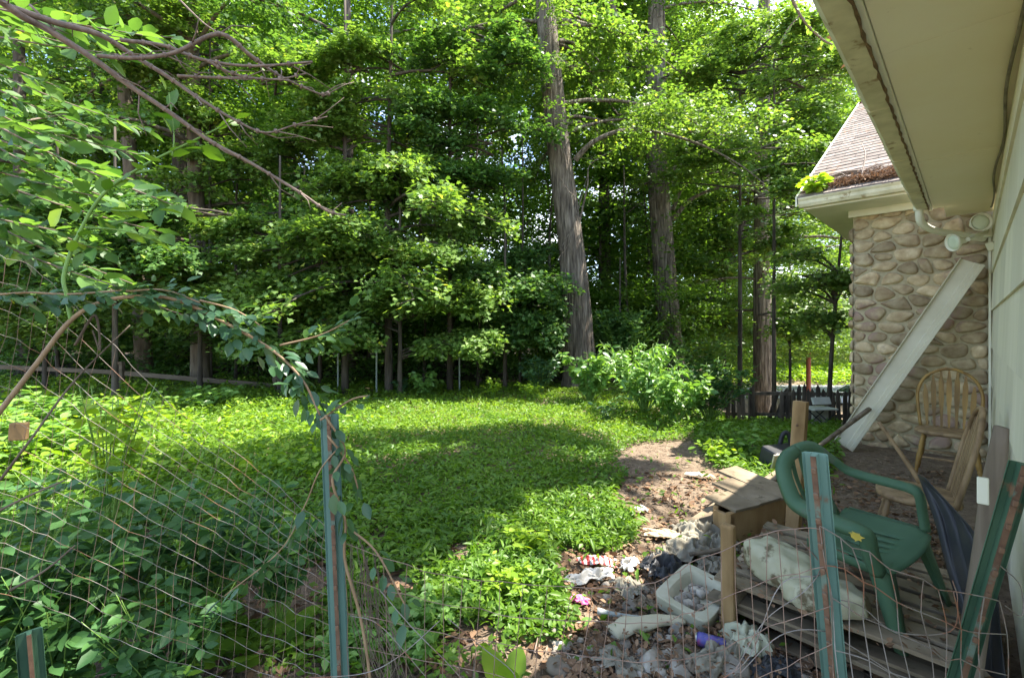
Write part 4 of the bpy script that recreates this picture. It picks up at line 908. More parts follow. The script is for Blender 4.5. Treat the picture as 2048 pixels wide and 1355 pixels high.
tree('big_tree', 'third tall trunk with dark flaking bark behind the broken picket fence',
     trunk_path([(1528, 0), (1526, 760), (1524, 560), (1523, 380), (1526, 180), (1530, -60)], 17, 22), [.36, .32, .28, .25, .22, .20, .1],
     rb(rng, 40, .30, 1, 4.2, 1.6, 420, (.05, .6), .4), 'leaf_light', T_MAPLE, rng, bark='bark_grey', ls=.13, n=28, seed=8, amp=.04)
# slim and middle trunks of the left forest edge
spec = [
 ('forest_tree', 'slightly curved pale brown trunk nearest the left rail fence', [(292, 0), (286, 700), (272, 480), (256, 260), (243, 80), (238, -60)], 13, .20, 20, .30, 'bark_brown', 24, 3.6, 560),
 ('forest_tree', 'straight lit brown trunk with a clean base behind the middle of the rail fence', [(404, 0), (400, 700), (395, 480), (388, 260), (384, 60), (380, -60)], 11.5, .19, 19, .34, 'bark_brown', 24, 3.4, 560),
 ('forest_tree', 'dark shaded trunk standing close behind the straight lit brown trunk', [(368, 0), (368, 700), (364, 480), (358, 300), (352, 100)], 14.5, .23, 20, .36, 'bark_dark', 20, 3.6, 420),
 ('forest_tree', 'slender dark trunk forking inside the tiered maple leaves at the centre', [(778, 0), (777, 640), (776, 500), (775, 420), (778, 280)], 10.8, .085, 10, .28, 'bark_dark', 26, 2.6, 620),
 ('forest_tree', 'thick shaded trunk among the gloomy stems left of the centre', [(706, 0), (704, 700), (702, 560), (700, 400)], 13.5, .17, 18, .30, 'bark_dark', 24, 3.6, 420),
 ('forest_tree', 'dim middle sized trunk seen between the tallest and second thick trunks', [(1214, 0), (1212, 600), (1210, 460), (1208, 300)], 20, .26, 20, .30, 'bark_dark', 22, 4.0, 380),
 ('forest_tree', 'dark trunk partly hidden by hanging maple boughs near the top left', [(192, 0), (196, 640), (200, 400), (196, 200), (190, 40)], 16, .22, 20, .30, 'bark_dark', 22, 3.8, 380),
 ('forest_tree', 'leaning thin dark trunk right of the second thick trunk', [(1372, 0), (1395, 640), (1440, 560), (1485, 450), (1500, 380)], 19, .13, 14, .40, 'bark_dark', 16, 2.8, 300),
 ('forest_tree', 'knobbly dark trunk at the far left picture edge', [(60, 0), (52, 640), (44, 420), (40, 200)], 13, .20, 18, .30, 'bark_dark', 22, 3.6, 420),
]
for i, (nm, lab, kn, Y, r, top, h0, bark, nb, L, nl) in enumerate(spec):
    tree(nm, lab, trunk_path(kn, Y, top), [r*1.1, r, r*.9, r*.8, r*.6, r*.3], rb(rng, nb, h0, 1, L, 1.4, nl, (.0, .5), .45), 'leaf_maple' if i % 3 else 'leaf_light', T_MAPLE, rng,
         bark=bark, ls=.115+.003*(Y-11), seed=i+3, group='trees of the forest edge')
# understorey maples with layered boughs at the lawn's edge
def tier_tree(label, px, Y, top, tiers, r=.06, mat='leaf_light', nl=700, ls=.105, seed=0, lean=0):
    g = ground_at(px, Y); path = [g-[0, 0, .1], g+[lean*.3, 0, top*.4], g+[lean, 0, top]]; bs = []
    for tpx, tpy, az, L, W, k in tiers:   # spray centred near this picture place, at about the tree's own distance
        zc = EYE-(tpy-HZ)/F*Y; x = (tpx-1024)/F*Y
        q = np.array([x-math.cos(az)*L*.5, Y-math.sin(az)*L*.5, zc]); bs.append((q, az, L, .22, W, int(nl*k), .32))
    def ex(lm, A):
        for b in bs: 
            zc = b[0][2]-.35; q0 = np.array([g[0]+lean*zc/top, g[1], max(.3, zc)]); lm.tube(smooth_path([q0, (q0+b[0])/2+[0, 0, .1], b[0]], 4), [.03, .02, .014], 6, cap=False)
    return tree('maple_sapling', label, path, [r, r*.7, r*.3], bs, mat, T_MAPLE, rng, ls=ls, n=10, seed=seed, extra=ex, flare=.1, group='understorey maples')
def fan(cx, cy, n, sx, sy, L=(1.2, 2.0), W=(.7, 1.1), k=(.8, 1.2), az=(-2.9, -.3)):
    return [(cx+rng.uniform(-sx, sx), cy+rng.uniform(-sy, sy), rng.uniform(*az), rng.uniform(*L), rng.uniform(*W), rng.uniform(*k)) for _ in range(n)]
tier_tree('broad young maple whose lowest bright boughs hang over the left of the lawn', 560, 9.6, 5.2, fan(560, 470, 9, 150, 30)+fan(520, 585, 9, 150, 25)+fan(590, 660, 5, 110, 20), seed=1)
tier_tree('young maple with layered pale boughs in the middle of the lawn edge', 800, 10.4, 5.4, fan(800, 505, 9, 130, 25)+fan(850, 590, 8, 130, 25)+fan(930, 680, 4, 90, 12)+fan(700, 620, 4, 60, 20), seed=2)
tier_tree('blue green maple sapling beside the tallest thick trunk', 1010, 11.5, 5.0, fan(1010, 560, 8, 80, 40)+fan(1040, 640, 6, 70, 30), mat='leaf_maple', seed=3)
tier_tree('tall young maple with yellow tipped boughs above the centre of the forest edge', 690, 10.6, 9.5, fan(660, 250, 8, 90, 40)+fan(720, 360, 8, 110, 40)+fan(640, 120, 8, 120, 60), seed=4, r=.08, mat='leaf_light')
tier_tree('young maple with dense dark boughs high over the lawn middle', 900, 11.2, 9.5, fan(920, 250, 9, 130, 60)+fan(900, 370, 9, 120, 40)+fan(880, 120, 8, 140, 60), seed=5, r=.08, mat='leaf_maple')
tier_tree('bushy maple sapling at the left end of the forest edge', 230, 8.6, 5.4, fan(180, 420, 10, 200, 50)+fan(120, 530, 8, 160, 40)+fan(330, 500, 5, 80, 30), seed=6, mat='leaf_maple')
tier_tree('maple sapling between the bases of the two thickest trunks', 1240, 13, 3.6, fan(1235, 640, 6, 30, 40, L=(.8, 1.2), W=(.5, .7)), seed=7, mat='leaf_maple', r=.05)
tier_tree('maple sapling with light leaves between the second and third thick trunks', 1450, 18.3, 6.5, fan(1435, 500, 9, 60, 60)+fan(1430, 640, 9, 60, 40), seed=8, r=.05)
tier_tree('light leaved sapling with a thin crooked stem leaning by the cobblestone corner', 1655, 9.0, 4.6, fan(1620, 520, 6, 60, 60, L=(.7, 1.2), W=(.4, .6))+fan(1655, 600, 5, 40, 50, L=(.6, 1.0), W=(.4, .5))+fan(1610, 330, 7, 60, 70, L=(.8, 1.3), W=(.4, .7)), seed=9, r=.05, nl=260, ls=.085, lean=.35)
tier_tree('slim sapling with bright leaves low behind the broken picket fence', 1580, 13, 4.5, fan(1590, 600, 8, 60, 70, W=(.6, .9)), seed=10, r=.05, nl=420)
tier_tree('tall slim sapling filling the gap above the third thick trunk', 1480, 14, 10, fan(1450, 150, 11, 90, 90)+fan(1570, 180, 12, 80, 100)+fan(1400, 330, 6, 80, 50)+fan(1560, 440, 6, 60, 50), seed=11, r=.08, nl=560)
tier_tree('tall slim maple right behind the tallest thick trunk', 1200, 18.5, 12, fan(1215, 180, 8, 90, 80)+fan(1220, 380, 8, 60, 60)+fan(1170, 60, 7, 100, 60), seed=12, r=.08, nl=420, mat='leaf_maple')

tier_tree('leafy sapling low in the gloom at the left of the rail fence', 90, 10.5, 3.6, fan(60, 560, 9, 110, 60)+fan(120, 640, 6, 90, 40), seed=21, mat='leaf_light')
tier_tree('spreading sapling above the middle of the rail fence', 400, 10.2, 3.4, fan(420, 600, 9, 90, 40)+fan(350, 520, 5, 80, 30), seed=22, mat='leaf_light')
tier_tree('spreading blue green sapling left of the tiered centre maples', 640, 12.0, 3.6, fan(650, 640, 8, 90, 35)+fan(700, 560, 6, 80, 30), seed=23, mat='leaf_maple')
tier_tree('shadowy sapling low between the centre maples and the tallest trunk', 960, 12.6, 3.8, fan(960, 600, 8, 80, 50)+fan(1060, 560, 7, 50, 60), seed=24, mat='leaf_maple')
tier_tree('bright sapling high behind the near branches at the top left', 420, 11.6, 9.0, fan(400, 200, 9, 110, 60)+fan(470, 330, 8, 100, 50)+fan(300, 90, 8, 120, 60), seed=25, mat='leaf_light')
tier_tree('tall light leaved sapling showing above the wing roof edge', 1548, 12, 9.5, fan(1620, 130, 12, 90, 100)+fan(1640, 270, 10, 70, 60)+fan(1560, 330, 6, 60, 50), seed=31, r=.06, nl=480)
# thin dark stems in the gloom, each its own sapling pole
stems = [(470, 12.5, .045), (520, 14, .05), (640, 13, .04), (735, 14, .05), (848, 12.6, .045), (868, 14, .04), (905, 13, .05), (955, 12, .04), (1012, 13.5, .05), (1040, 12.4, .035), (600, 15, .06), (330, 15, .05), (120, 12, .05), (1100, 15, .06), (1255, 15, .05), (1290, 18, .07)]
proto = None
for i, (px, Y, r) in enumerate(stems):
    g = ground_at(px, Y)
    if proto is None:
        t = MB(); rs = random.Random(4); trunk_mesh(t, smooth_path([np.array([0, 0, -.1]), np.array([.08, 0, 2]), np.array([-.06, .1, 4.2]), np.array([.1, .1, 7])], 5), [.05, .045, .04, .02], 8, 1, .3)
        for k in range(9):
            z = 1.2+k*.6; a = rs.uniform(0, 6.28); t.tube(smooth_path([np.array([0, 0, z]), np.array([math.cos(a)*.5, math.sin(a)*.5, z+.35]), np.array([math.cos(a)*1.1, math.sin(a)*1.1, z+.5])], 3), [.016, .010, .004], 5, cap=False)
        o = t.build('pole_tree', M['bark_dark'], smooth=True); proto = o
    else: o = proto.copy(); COL.objects.link(o)
    o.location = tuple(g); o.rotation_euler = (0, 0, i*1.9); o.scale = (r/.05, r/.05, 1)
    tag(o, 'thin dark leafless stem in the gloom under the forest canopy', 'sapling', 'thin dark stems in the forest gloom')

# forest mass behind: many crowns in one object
def mass(name, n_clump, nleaf, sampler, ls, mat, label, cat, tmpl=T_RHOMB, seed=0):
    rg = np.random.default_rng(seed); ps = []; vs = []; szs = []
    for i in range(n_clump):
        c, rad = sampler(rg); k = int(nleaf*rg.uniform(.6, 1.3)); d = unit(rg, k)*(rg.random((k, 1))**.45)*np.asarray(rad); d[:, 2] = d[:, 2]-.12*(d[:, 0]**2+d[:, 1]**2)/max(rad[0], .1)
        ps.append(c+d); vs.append(np.clip(rg.normal(rg.uniform(.25, .7), .2, k), 0, 1)); szs.append(ls*rg.uniform(.7, 1.3, k)*(c[1]/20)**.6)
    p = np.concatenate(ps); n = len(p)
    a = unit(rg, n); a[:, 2] *= .35; nr = UP[None]+rg.normal(size=(n, 3))*.45
    o = leaf_mesh(name, p, a, nr, np.concatenate(szs), tmpl, M[mat], rg, None, np.concatenate(vs)); return tag(o, label, cat, kind='stuff')
def s_left(rg):
    Y = rg.uniform(15, 34); x = rg.uniform(-1.35, .42)*Y; z = .8+(3.5+Y*.78)*rg.random()**1.25; return np.array([x, Y, z]), (rg.uniform(1.0, 1.9), rg.uniform(1.0, 1.9), rg.uniform(.35, .75))
mass('far_woodland', 3100, 220, s_left, .19, 'leaf_far', 'deep green forest canopy rising behind the lawn', 'woodland', seed=3)
def s_right(rg):
    Y = rg.uniform(18, 44); x = rg.uniform(.36, .85)*Y; z = float(terrain(x, Y))+.8+(3+Y*.68)*rg.random()**1.1
    if x/Y > .57: z = max(z, EYE-(735-HZ)/F*Y+1.0)
    return np.array([x, Y, z]), (rg.uniform(1.0, 1.8), rg.uniform(1.0, 1.8), rg.uniform(.35, .7))
mass('far_woodland', 1150, 170, s_right, .17, 'leaf_light', 'looser sunlit woodland seen over the picket fence', 'woodland', seed=4)
def s_low(rg):
    Y = rg.uniform(13.0, 30); x = rg.uniform(-1.3, .45)*Y; z = rg.uniform(.1, 3.0); return np.array([x, Y, z]), (rg.uniform(.5, 1.0), rg.uniform(.5, 1.0), rg.uniform(.15, .4))
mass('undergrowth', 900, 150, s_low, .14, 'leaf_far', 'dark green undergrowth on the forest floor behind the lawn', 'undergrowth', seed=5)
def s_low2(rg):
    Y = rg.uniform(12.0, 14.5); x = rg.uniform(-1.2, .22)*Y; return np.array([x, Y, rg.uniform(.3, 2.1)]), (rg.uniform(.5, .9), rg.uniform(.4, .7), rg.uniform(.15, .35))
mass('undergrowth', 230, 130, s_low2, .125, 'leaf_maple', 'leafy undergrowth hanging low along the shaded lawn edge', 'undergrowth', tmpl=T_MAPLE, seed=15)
# bank and trees across the road
def s_bank(rg):
    Y = rg.uniform(45, 62); x = rg.uniform(.45, .95)*Y; return np.array([x, Y, float(terrain(x, Y))+.5]), (1.6, 1.6, .5)
mass('roadside_weeds', 260, 160, s_bank, .20, 'leaf_seedling', 'bright green weeds on the bank across the road', 'weeds', seed=6)
def s_back(rg):
    Y = rg.uniform(50, 85); x = rg.uniform(-1.3, 1.1)*Y; z = float(terrain(x, Y))+26*rg.random()**1.5; return np.array([x, Y, z]), (rg.uniform(2.5, 4), rg.uniform(2.5, 4), rg.uniform(.8, 1.6))
mass('far_woodland', 700, 210, s_back, .34, 'leaf_far', 'farthest hazy wall of trees beyond the road', 'woodland', seed=7)

# added out-of-view trees: leaf clumps set along sun rays to shade the yard
def shade_tree(label, path, r, clumps, seed):
    rg = np.random.default_rng(seed); e = empty('added_shade_tree', path[0]); t = MB(); pts = smooth_path(path, 5); trunk_mesh(t, pts, r, 18, seed, .2); t.build('trunk', M['bark_grey'], e, smooth=True)
    lm = MB(); A = []; top = np.array(pts[-1])
    for c, rad, k in clumps:
        c = np.asarray(c, float); q = np.array(pts[int(len(pts)*rg.uniform(.6, .95))]); mid = (q+c)/2+[0, 0, 1.2]; lm.tube(smooth_path([q, mid, c], 6), [.10, .06, .03], 7, cap=False)
        for j in range(k):
            az = rg.uniform(0, 6.28); o = c+np.array([math.cos(az)*rad*.3, math.sin(az)*rad*.3, rg.uniform(-.5, .5)]); A.append(bough(rg, o, az, rad*rg.uniform(.6, 1.1), .2, rad*.5, 460, .12, lm, .3, r0=.02))
    lm.build('limbs', M['bark_grey'], e, smooth=True); c4 = [np.concatenate([a[i] for a in A]) for i in range(4)]
    leaf_mesh('crown', *c4, T_MAPLE, M['leaf_maple'], rg, e); reparent(e); return tag(e, label, 'tree')
def up(px, py, z):
    g = G(px, py); return g+SD/SD[2]*z
shade_tree('tall unseen tree behind the house added to shade the lawn', [H(9, 9.5, 0), H(8.8, 9.2, 5), H(8.2, 8.6, 9), H(7.6, 7.8, 13)], [.4, .34, .28, .18],
    [(up(850, 925, 10.5), 1.15, 12), (up(1070, 915, 10.5), 1.0, 9), (up(740, 960, 10.2), .9, 9), (up(960, 960, 10), .7, 6), (up(1180, 940, 10), .4, 3)], 5)
shade_tree('tall unseen tree beside the house added to shade the wire fence', [H(1.5, 8.5, 0), H(1.6, 8.2, 5), H(1.8, 7.4, 9), H(2.2, 6.4, 12)], [.36, .3, .25, .15],
    [(up(420, 1080, 9.5), 1.1, 10), (up(200, 1180, 9.5), 1.0, 9), (up(600, 1080, 9.2), .7, 5), (up(60, 1050, 9.5), 1.0, 8), (up(150, 1550, 9.2), 1.0, 8), (up(760, 1700, 9), .5, 4), (up(560, 980, 9.8), .8, 5)], 6)

# ---------------------------------------------------------------- picket fence, post, road car, far post things
M['picket'] = surf('picket', [(.05,.04,.03), (.12,.095,.07), (.19,.155,.12)], scale=10, stretch=(1, 1, .15), bump=.4, rough=.95, var=.3)
pf = empty('picket_fence', ground_at(1560, 10)); rp = random.Random(8); xs_ = []; px = 1455
while px < 1740:
    if not (1512 < px < 1532):
        Yp = 10.2-.9*(px-1450)/290; g = ground_at(px, Yp); wpx = rp.uniform(.075, .095); hgt = rp.uniform(.80, .98)*(1.12 if 1580 < px < 1640 else 1)
        if rp.random() < .12: hgt *= .7
        tl = rp.uniform(-.06, .06)+(.35 if 1532 < px < 1560 else 0); m = MB(); R = roty(tl)
        poly = [(-wpx/2, 0), (wpx/2, 0), (wpx/2, hgt-.09), (wpx*.28, hgt-.05), (0, hgt), (-wpx*.28, hgt-.05), (-wpx/2, hgt-.09)]
        m.prism(poly, g+[0, rp.uniform(-.02, .02), -.1], R@np.array([1, 0, 0]), R@np.array([0, 0, 1.]), np.array([0, 1., 0]), .02, rp.random()); m.build('picket', M['picket'], pf)
    px += rp.uniform(8.5, 12.5)
for zz in (.20, .66):
    m = MB(); m.beam(ground_at(1450, 10.25)+[0, 0, zz], ground_at(1745, 9.35)+[0, 0, zz], .04, .07, UP); m.build('rail', M['picket'], pf)
reparent(pf); tag(pf, 'broken brown picket fence with pointed and snapped pickets at the end of the yard', 'fence')
# rail fence left
rfn = empty('rail_fence', ground_at(400, 11)); M['rail'] = surf('rail', [(.10,.075,.05), (.19,.15,.11)], scale=9, stretch=(.2, 1, 1), bump=.4, rough=.95)
m = MB(); m.beam(P(250, 746, 10.6), P(548, 771, 10.9), .05, .11, UP); m.build('rail', M['rail'], rfn, bevel=.01)
m = MB(); m.beam(P(-120, 728, 10.4), P(235, 744, 10.6), .05, .10, UP); m.build('rail', M['rail'], rfn, bevel=.01)
for px in (551, 243):
    m = MB(); g = ground_at(px, 10.9 if px > 300 else 10.6); m.box(g+[0, 0, .4], (.10, .10, .85), np.eye(3)); m.build('post', M['rail'], rfn, bevel=.01)
reparent(rfn); tag(rfn, 'low rail fence of split brown rails under the forest edge', 'fence')
# thin metal posts along the lawn
M['metal'] = surf('metal', [(.25,.30,.27), (.38,.42,.38)], scale=8, rough=.5, bump=.05)
for px, y0, y1, Y, lab in ((556, 700, 792, 9.8, 'thin grey metal post right at the end of the rail fence'), (676, 695, 770, 11, 'thin pale metal post between rail fence and centre of the lawn edge'),
                           (753, 688, 780, 10.8, 'thin green metal post left of the pale drooping weeds'), (919, 700, 775, 11.2, 'thin metal post beneath the lowest pale maple bough')):
    e = empty('metal_post', ground_at(px, Y)); m = MB(); t = P(px, y0, Y); g = ground_at(px, Y); m.lathe(g, UP, [(0, .02), (t[2]-g[2], .02)], 8); m.build('shaft', M['metal'], e); m = MB(); m.lathe(t, UP, [(0, .024), (.02, .026), (.035, .012)], 8); m.build('cap', M['metal'], e); reparent(e)
    tag(e, lab, 'post', 'thin metal posts along the lawn edge')
# red pole and stool
m = MB(); g = ground_at(1617, 24); m.lathe(g, UP, [(0, .13), (.05, .12), (4.5, .11), (4.52, .05)], 10); tag(m.build('red_pole', M['stem_red'], smooth=True), 'rusty red pole standing in the greenery beyond the picket fence', 'pole')
stl = empty('folding_stool', ground_at(1640, 8.6)); g = ground_at(1643, 8.6); wm = surf('stool_white', [(.50,.50,.42), (.62,.62,.54)], rough=.6, bump=.1)
m = MB(); m.box(g+[-.05, .0, .40], (.50, .36, .03), rotz(.15)); m.build('seat', wm, stl, bevel=.008); m = MB(); m.box(g+[.06, .1, .52], (.36, .05, .14), rotz(.1)@rotx(-.4)); m.build('back', wm, stl, bevel=.008)
for yy in (-.15, .15):
    for sgn in (1, -1): m = MB(); m.tube([g+[-.22*sgn, yy, 0], g+[.22*sgn, yy, .39]], .011, 7); m.build('leg', M['black_plastic'], stl, smooth=True)
m = MB(); m.box(g+[.12, .22, .17], (.34, .03, .34), rotz(.1)); m.build('side_panel', wm, stl, bevel=.01)
reparent(stl); tag(stl, 'small white folding stool with crossed dark legs in front of the picket fence', 'stool')
# parked car
car = empty('parked_car', ground_at(1715, 33)); cg = ground_at(1722, 33); Lc, Wc = 4.5, 1.75
paint = surf('car_paint', [(.50,.53,.56), (.56,.59,.62)], rough=.25, bump=0, spec=.6, var=0); glass, nt, b_, _o = new_mat('car_glass'); b_.inputs['Base Color'].default_value = (.02,.03,.035,1); b_.inputs['Roughness'].default_value = .08
Rc = rotz(.06)
side = [(-2.2, .30), (-2.25, .62), (-2.1, .80), (-1.25, .93), (-.55, 1.38), (.10, 1.45), (.95, 1.40), (1.65, 1.02), (2.15, .95), (2.25, .62), (2.2, .32)]
m = MB(); vs = []; 
for yy, ins in ((-Wc/2, .0), (Wc/2, .0)):
    for x, z in side: vs.append(cg+Rc@np.array([x, yy*(1-.16*max(0, (z-.9)/.55)), z]))
n_ = len(side); m.add(vs, [tuple(range(n_-1, -1, -1)), tuple(range(n_, 2*n_))]+[(i, (i+1) % n_, n_+(i+1) % n_, n_+i) for i in range(n_)]); m.build('body', paint, car, bevel=.05)
for sg in (-1, 1):
    for poly in ([(-1.05, .98), (-.48, 1.33), (.0, 1.37), (.0, .98)], [(.08, .98), (.08, 1.37), (.88, 1.33), (1.38, 1.02)]):
        m = MB(); vs = [cg+Rc@np.array([x, sg*(Wc/2*(1-.16*max(0, (z-.9)/.55))+.008), z]) for x, z in poly]+[cg+Rc@np.array([x, sg*(Wc/2*(1-.16*max(0, (z-.9)/.55))-.01), z]) for x, z in poly]; m.add(vs, [(0,1,2,3),(7,6,5,4),(0,4,5,1),(1,5,6,2),(2,6,7,3),(3,7,4,0)]); m.build('side_window', glass, car)
m = MB(); m.add([cg+Rc@np.array(v) for v in ((-1.24, -.74, .96), (-1.24, .74, .96), (-.58, .66, 1.385), (-.58, -.66, 1.385), (-1.22, -.74, .94), (-1.22, .74, .94), (-.56, .66, 1.36), (-.56, -.66, 1.36))], [(0,1,2,3),(7,6,5,4),(0,4,5,1),(1,5,6,2),(2,6,7,3),(3,7,4,0)]); m.build('windscreen', glass, car)
for sx in (-1.4, 1.4):
    for sg in (-1, 1):
        m = MB(); c = cg+Rc@np.array([sx, sg*(Wc/2-.18), .32]); m.lathe(c, Rc@np.array([0, sg, 0.]), [(0, .30), (.02, .32), (.17, .32), (.20, .29)], 22); w_ = m.build('wheel', M['black_plastic'], car, smooth=True)
        m = MB(); m.lathe(c+Rc@np.array([0, sg*.19, 0]), Rc@np.array([0, sg, 0.]), [(0, .20), (.02, .19), (.025, .05)], 16); m.build('rim', paint, w_)
for sg in (-.6, .6): m = MB(); m.box(cg+Rc@np.array([-2.2, sg, .70]), (.10, .30, .13), Rc); m.build('headlight', surf('lampglass', [(.7,.7,.7), (.8,.8,.8)], rough=.15, bump=0), car, bevel=.02)
reparent(car); tag(car, 'silver car parked on the roadside behind the cobblestone corner', 'car')

# ---------------------------------------------------------------- lawn and undergrowth
def in_poly(px, py, poly):
    ins = np.zeros(len(px), bool); j = len(poly)-1
    for i in range(len(poly)):
        xi, yi = poly[i]; xj, yj = poly[j]; c = ((yi > py) != (yj > py)) & (px < (xj-xi)*(py-yi)/(yj-yi+1e-9)+xi); ins ^= c; j = i
    return ins
BARE = [(1225, 915), (1275, 890), (1385, 880), (1425, 935), (1500, 965), (1600, 1000), (1700, 905), (1760, 890), (2300, 900), (2300, 3000), (900, 3000), (1090, 1400), (1130, 1330), (1150, 1240), (1110, 1160), (1120, 1100), (1190, 1112), (1265, 1095), (1285, 1050), (1225, 1000), (1255, 955)]
HOLES = [(350, 1105, 110, 45), (560, 1215, 90, 60), (750, 1090, 22, 16), (790, 1180, 40, 30), (640, 1180, 50, 30), (920, 1115, 25, 18), (180, 1330, 190, 70), (420, 1345, 120, 50), (1080, 1330, 60, 40), (1330, 925, 30, 14), (950, 1290, 60, 30)]
def field(rg, n, ymin, ymax, xlo=-1.25, xhi=.72):
    u = rg.random(n); Y = 1/(1/ymin+(1/ymax-1/ymin)*u) if False else ymin*(ymax/ymin)**u; x = rg.uniform(xlo, xhi, n)*Y; return x, Y
def cover(name, n, ymin, ymax, size, tmpl, mat, label, cat, seed, hfun, keep, tilt=.5, szy=.0, xlo=-1.25, xhi=.72, varf=None):
    rg = np.random.default_rng(seed); x, Y = field(rg, n, ymin, ymax, xlo, xhi); px = 1024+x/Y*F; py = HZ+EYE/Y*F
    bare = in_poly(px, py, BARE)
    for hx, hy, a, b in HOLES: bare |= (((px-hx)/a)**2+((py-hy)/b)**2+.35*vnoise(px/30, py/20, 1, 4)) < 1
    p_, s_ = x*qH[0]+Y*qH[1], x*dH[0]+Y*dH[1]
    bare |= (p_ > -1.0) & (s_ > .8); bare |= (p_ > -1.35) & (s_ > 7.3)
    k = keep(px, py, x, Y, rg)*np.where(bare, .018, 1.0); ok = rg.random(n) < k; x, Y, px, py = x[ok], Y[ok], px[ok], py[ok]; m_ = len(x)
    h = hfun(px, py, x, Y)*(.25+.75*rg.random(m_))*(1+.35*vnoise(x*2.2, Y*2.2, 1, 9)); z = terrain(x, Y)+np.maximum(h, .008)
    a = unit(rg, m_); a[:, 2] = rg.normal(.05, .35, m_); nr = UP[None]+rg.normal(size=(m_, 3))*tilt
    sz = size*rg.uniform(.55, 1.25, m_)*(1+szy*np.maximum(Y-3, 0)); va = np.clip(.45+.28*vnoise(x*1.3, Y*1.1, 1, 5)+rg.normal(0, .2, m_), 0, 1) if varf is None else varf(px, py, x, Y, rg)
    o = leaf_mesh(name, np.stack([x, Y, z], 1), a, nr, sz, tmpl, M[mat], rg, None, va); return tag(o, label, cat, kind='stuff')
hl = lambda px, py, x, Y: .07+.20*ss(-.15, -.55, x/Y)*ss(2.5, 4.5, Y)+.05*ss(4, 9, Y)
cover('ground_cover', 330000, 1.9, 13.0, .047, T_RHOMB, 'leaf_lawn', 'low mat of small pointed leaves covering the yard', 'ground cover', 41, hl, lambda px, py, x, Y, rg: ss(1.9, 2.8, Y)*(1-ss(.36, .46, x/Y)*.0)*np.clip(.62+.5*vnoise(x*3, Y*3, 1, 2), .15, 1), szy=.055)
cover('grass', 110000, 5.0, 12.5, .055, T_LANCE, 'leaf_seedling', 'fine yellow green grass on the sunny far half of the lawn', 'grass', 42, lambda px, py, x, Y: .12+0*x, lambda px, py, x, Y, rg: ss(5.5, 8.0, Y)*ss(-.75, -.35, x/Y)*ss(.42, .2, x/Y), tilt=1.0, szy=.02)
cover('broad_weeds', 15000, 4.2, 11.5, .10, T_OVAL, 'leaf_seedling', 'taller broad leaved weeds over the left of the yard', 'weeds', 43, lambda px, py, x, Y: .30+.15*ss(-.6, -.9, x/Y), lambda px, py, x, Y, rg: ss(-.25, -.5, x/Y)*.9, tilt=.45)
cover('broad_weeds', 15000, 5.0, 12, .085, T_OVAL, 'leaf_lawn', 'shaded low weeds between the path and the picket fence', 'weeds', 44, lambda px, py, x, Y: .16+0*x, lambda px, py, x, Y, rg: ss(.30, .42, x/Y)*1.0, tilt=.4)
cover('ground_cover', 60000, 2.2, 9, .075, T_LANCE2, 'leaf_lawn', 'longer pointed leaves standing out of the low mat', 'ground cover', 47, lambda px, py, x, Y: hl(px, py, x, Y)+.05, lambda px, py, x, Y, rg: ss(2.2, 2.8, Y)*.55, tilt=.7)
# litter on bare soil: chips, dead leaves
def litter(name, n, size, tmpl, mat, label, seed, ymin=1.3, ymax=8.5):
    rg = np.random.default_rng(seed); x, Y = field(rg, n, ymin, ymax, -1.25, .95); px = 1024+x/Y*F; py = HZ+EYE/Y*F; p_ = x*qH[0]+Y*qH[1]
    ok = (p_ < .1) & (rg.random(n) < (.35+.65*in_poly(px, py, BARE))); x, Y = x[ok], Y[ok]; m_ = len(x); z = terrain(x, Y)+.004+.022*rg.random(m_)
    a = unit(rg, m_); a[:, 2] *= .25; nr = UP[None]+rg.normal(size=(m_, 3))*.45; o = leaf_mesh(name, np.stack([x, Y, z], 1), a, nr, size*rg.uniform(.4, 1.5, m_), tmpl, M[mat], rg, None, np.clip(rg.normal(.45, .28, m_), 0, 1))
    return tag(o, label, 'litter', kind='stuff')
litter('wood_chips', 60000, .030, T_LANCE, 'chips', 'pinkish brown wood chips and bark bits on the bare path', 51)
litter('dead_leaves', 16000, .055, T_OVAL, 'leaf_litter', 'brown dead leaves scattered on the soil by the wire fence', 52, 1.2, 5)
n = 260; rgl = np.random.default_rng(61); sp_ = np.stack([H(a, b, .258+.006*c) for a, b, c in zip(rgl.uniform(2.45, 3.55, n), rgl.uniform(-.98, .08, n), rgl.random(n))])
tag(leaf_mesh('dead_leaves', sp_, unit(rgl, n)*[1, 1, .2], UP[None]+rgl.normal(size=(n, 3))*.4, rgl.uniform(.02, .05, n), T_OVAL, M['leaf_litter'], rgl), 'brown dead leaves littering the pallet boards', 'litter', kind='stuff')
n = 900; pxs = rgl.uniform(1110, 1560, n); pys = rgl.uniform(1080, 1400, n); sp_ = np.array([G(a, b, .0)+[0, 0, .03+.05*rgl.random()] for a, b in zip(pxs, pys)])
tag(leaf_mesh('dead_leaves', sp_, unit(rgl, n)*[1, 1, .3], UP[None]+rgl.normal(size=(n, 3))*.5, rgl.uniform(.012, .04, n), T_OVAL, M['leaf_litter'], rgl), 'crumbled brown leaves mixed into the rubble', 'litter', kind='stuff')
# twigs on the ground
m = MB(); rt = np.random.default_rng(12)
for i in range(150):
    Y = 1.6*(7.5/1.6)**rt.random(); x = rt.uniform(-1.1, .45)*Y; 
    if qH[0]*x+qH[1]*Y > -.1: continue
    a = rt.uniform(0, 3.14); l = rt.uniform(.06, .30); c = np.array([x, Y, float(terrain(x, Y))+.02]); d = np.array([math.cos(a), math.sin(a), rt.uniform(-.05, .08)]); m.tube([c-d*l/2, c+[0, 0, .01], c+d*l/2], [.005, .002], 4, cap=False)
tag(m.build('ground_twigs', M['twig'], smooth=True), 'small dry twigs scattered over the soil and path', 'twigs', kind='stuff')

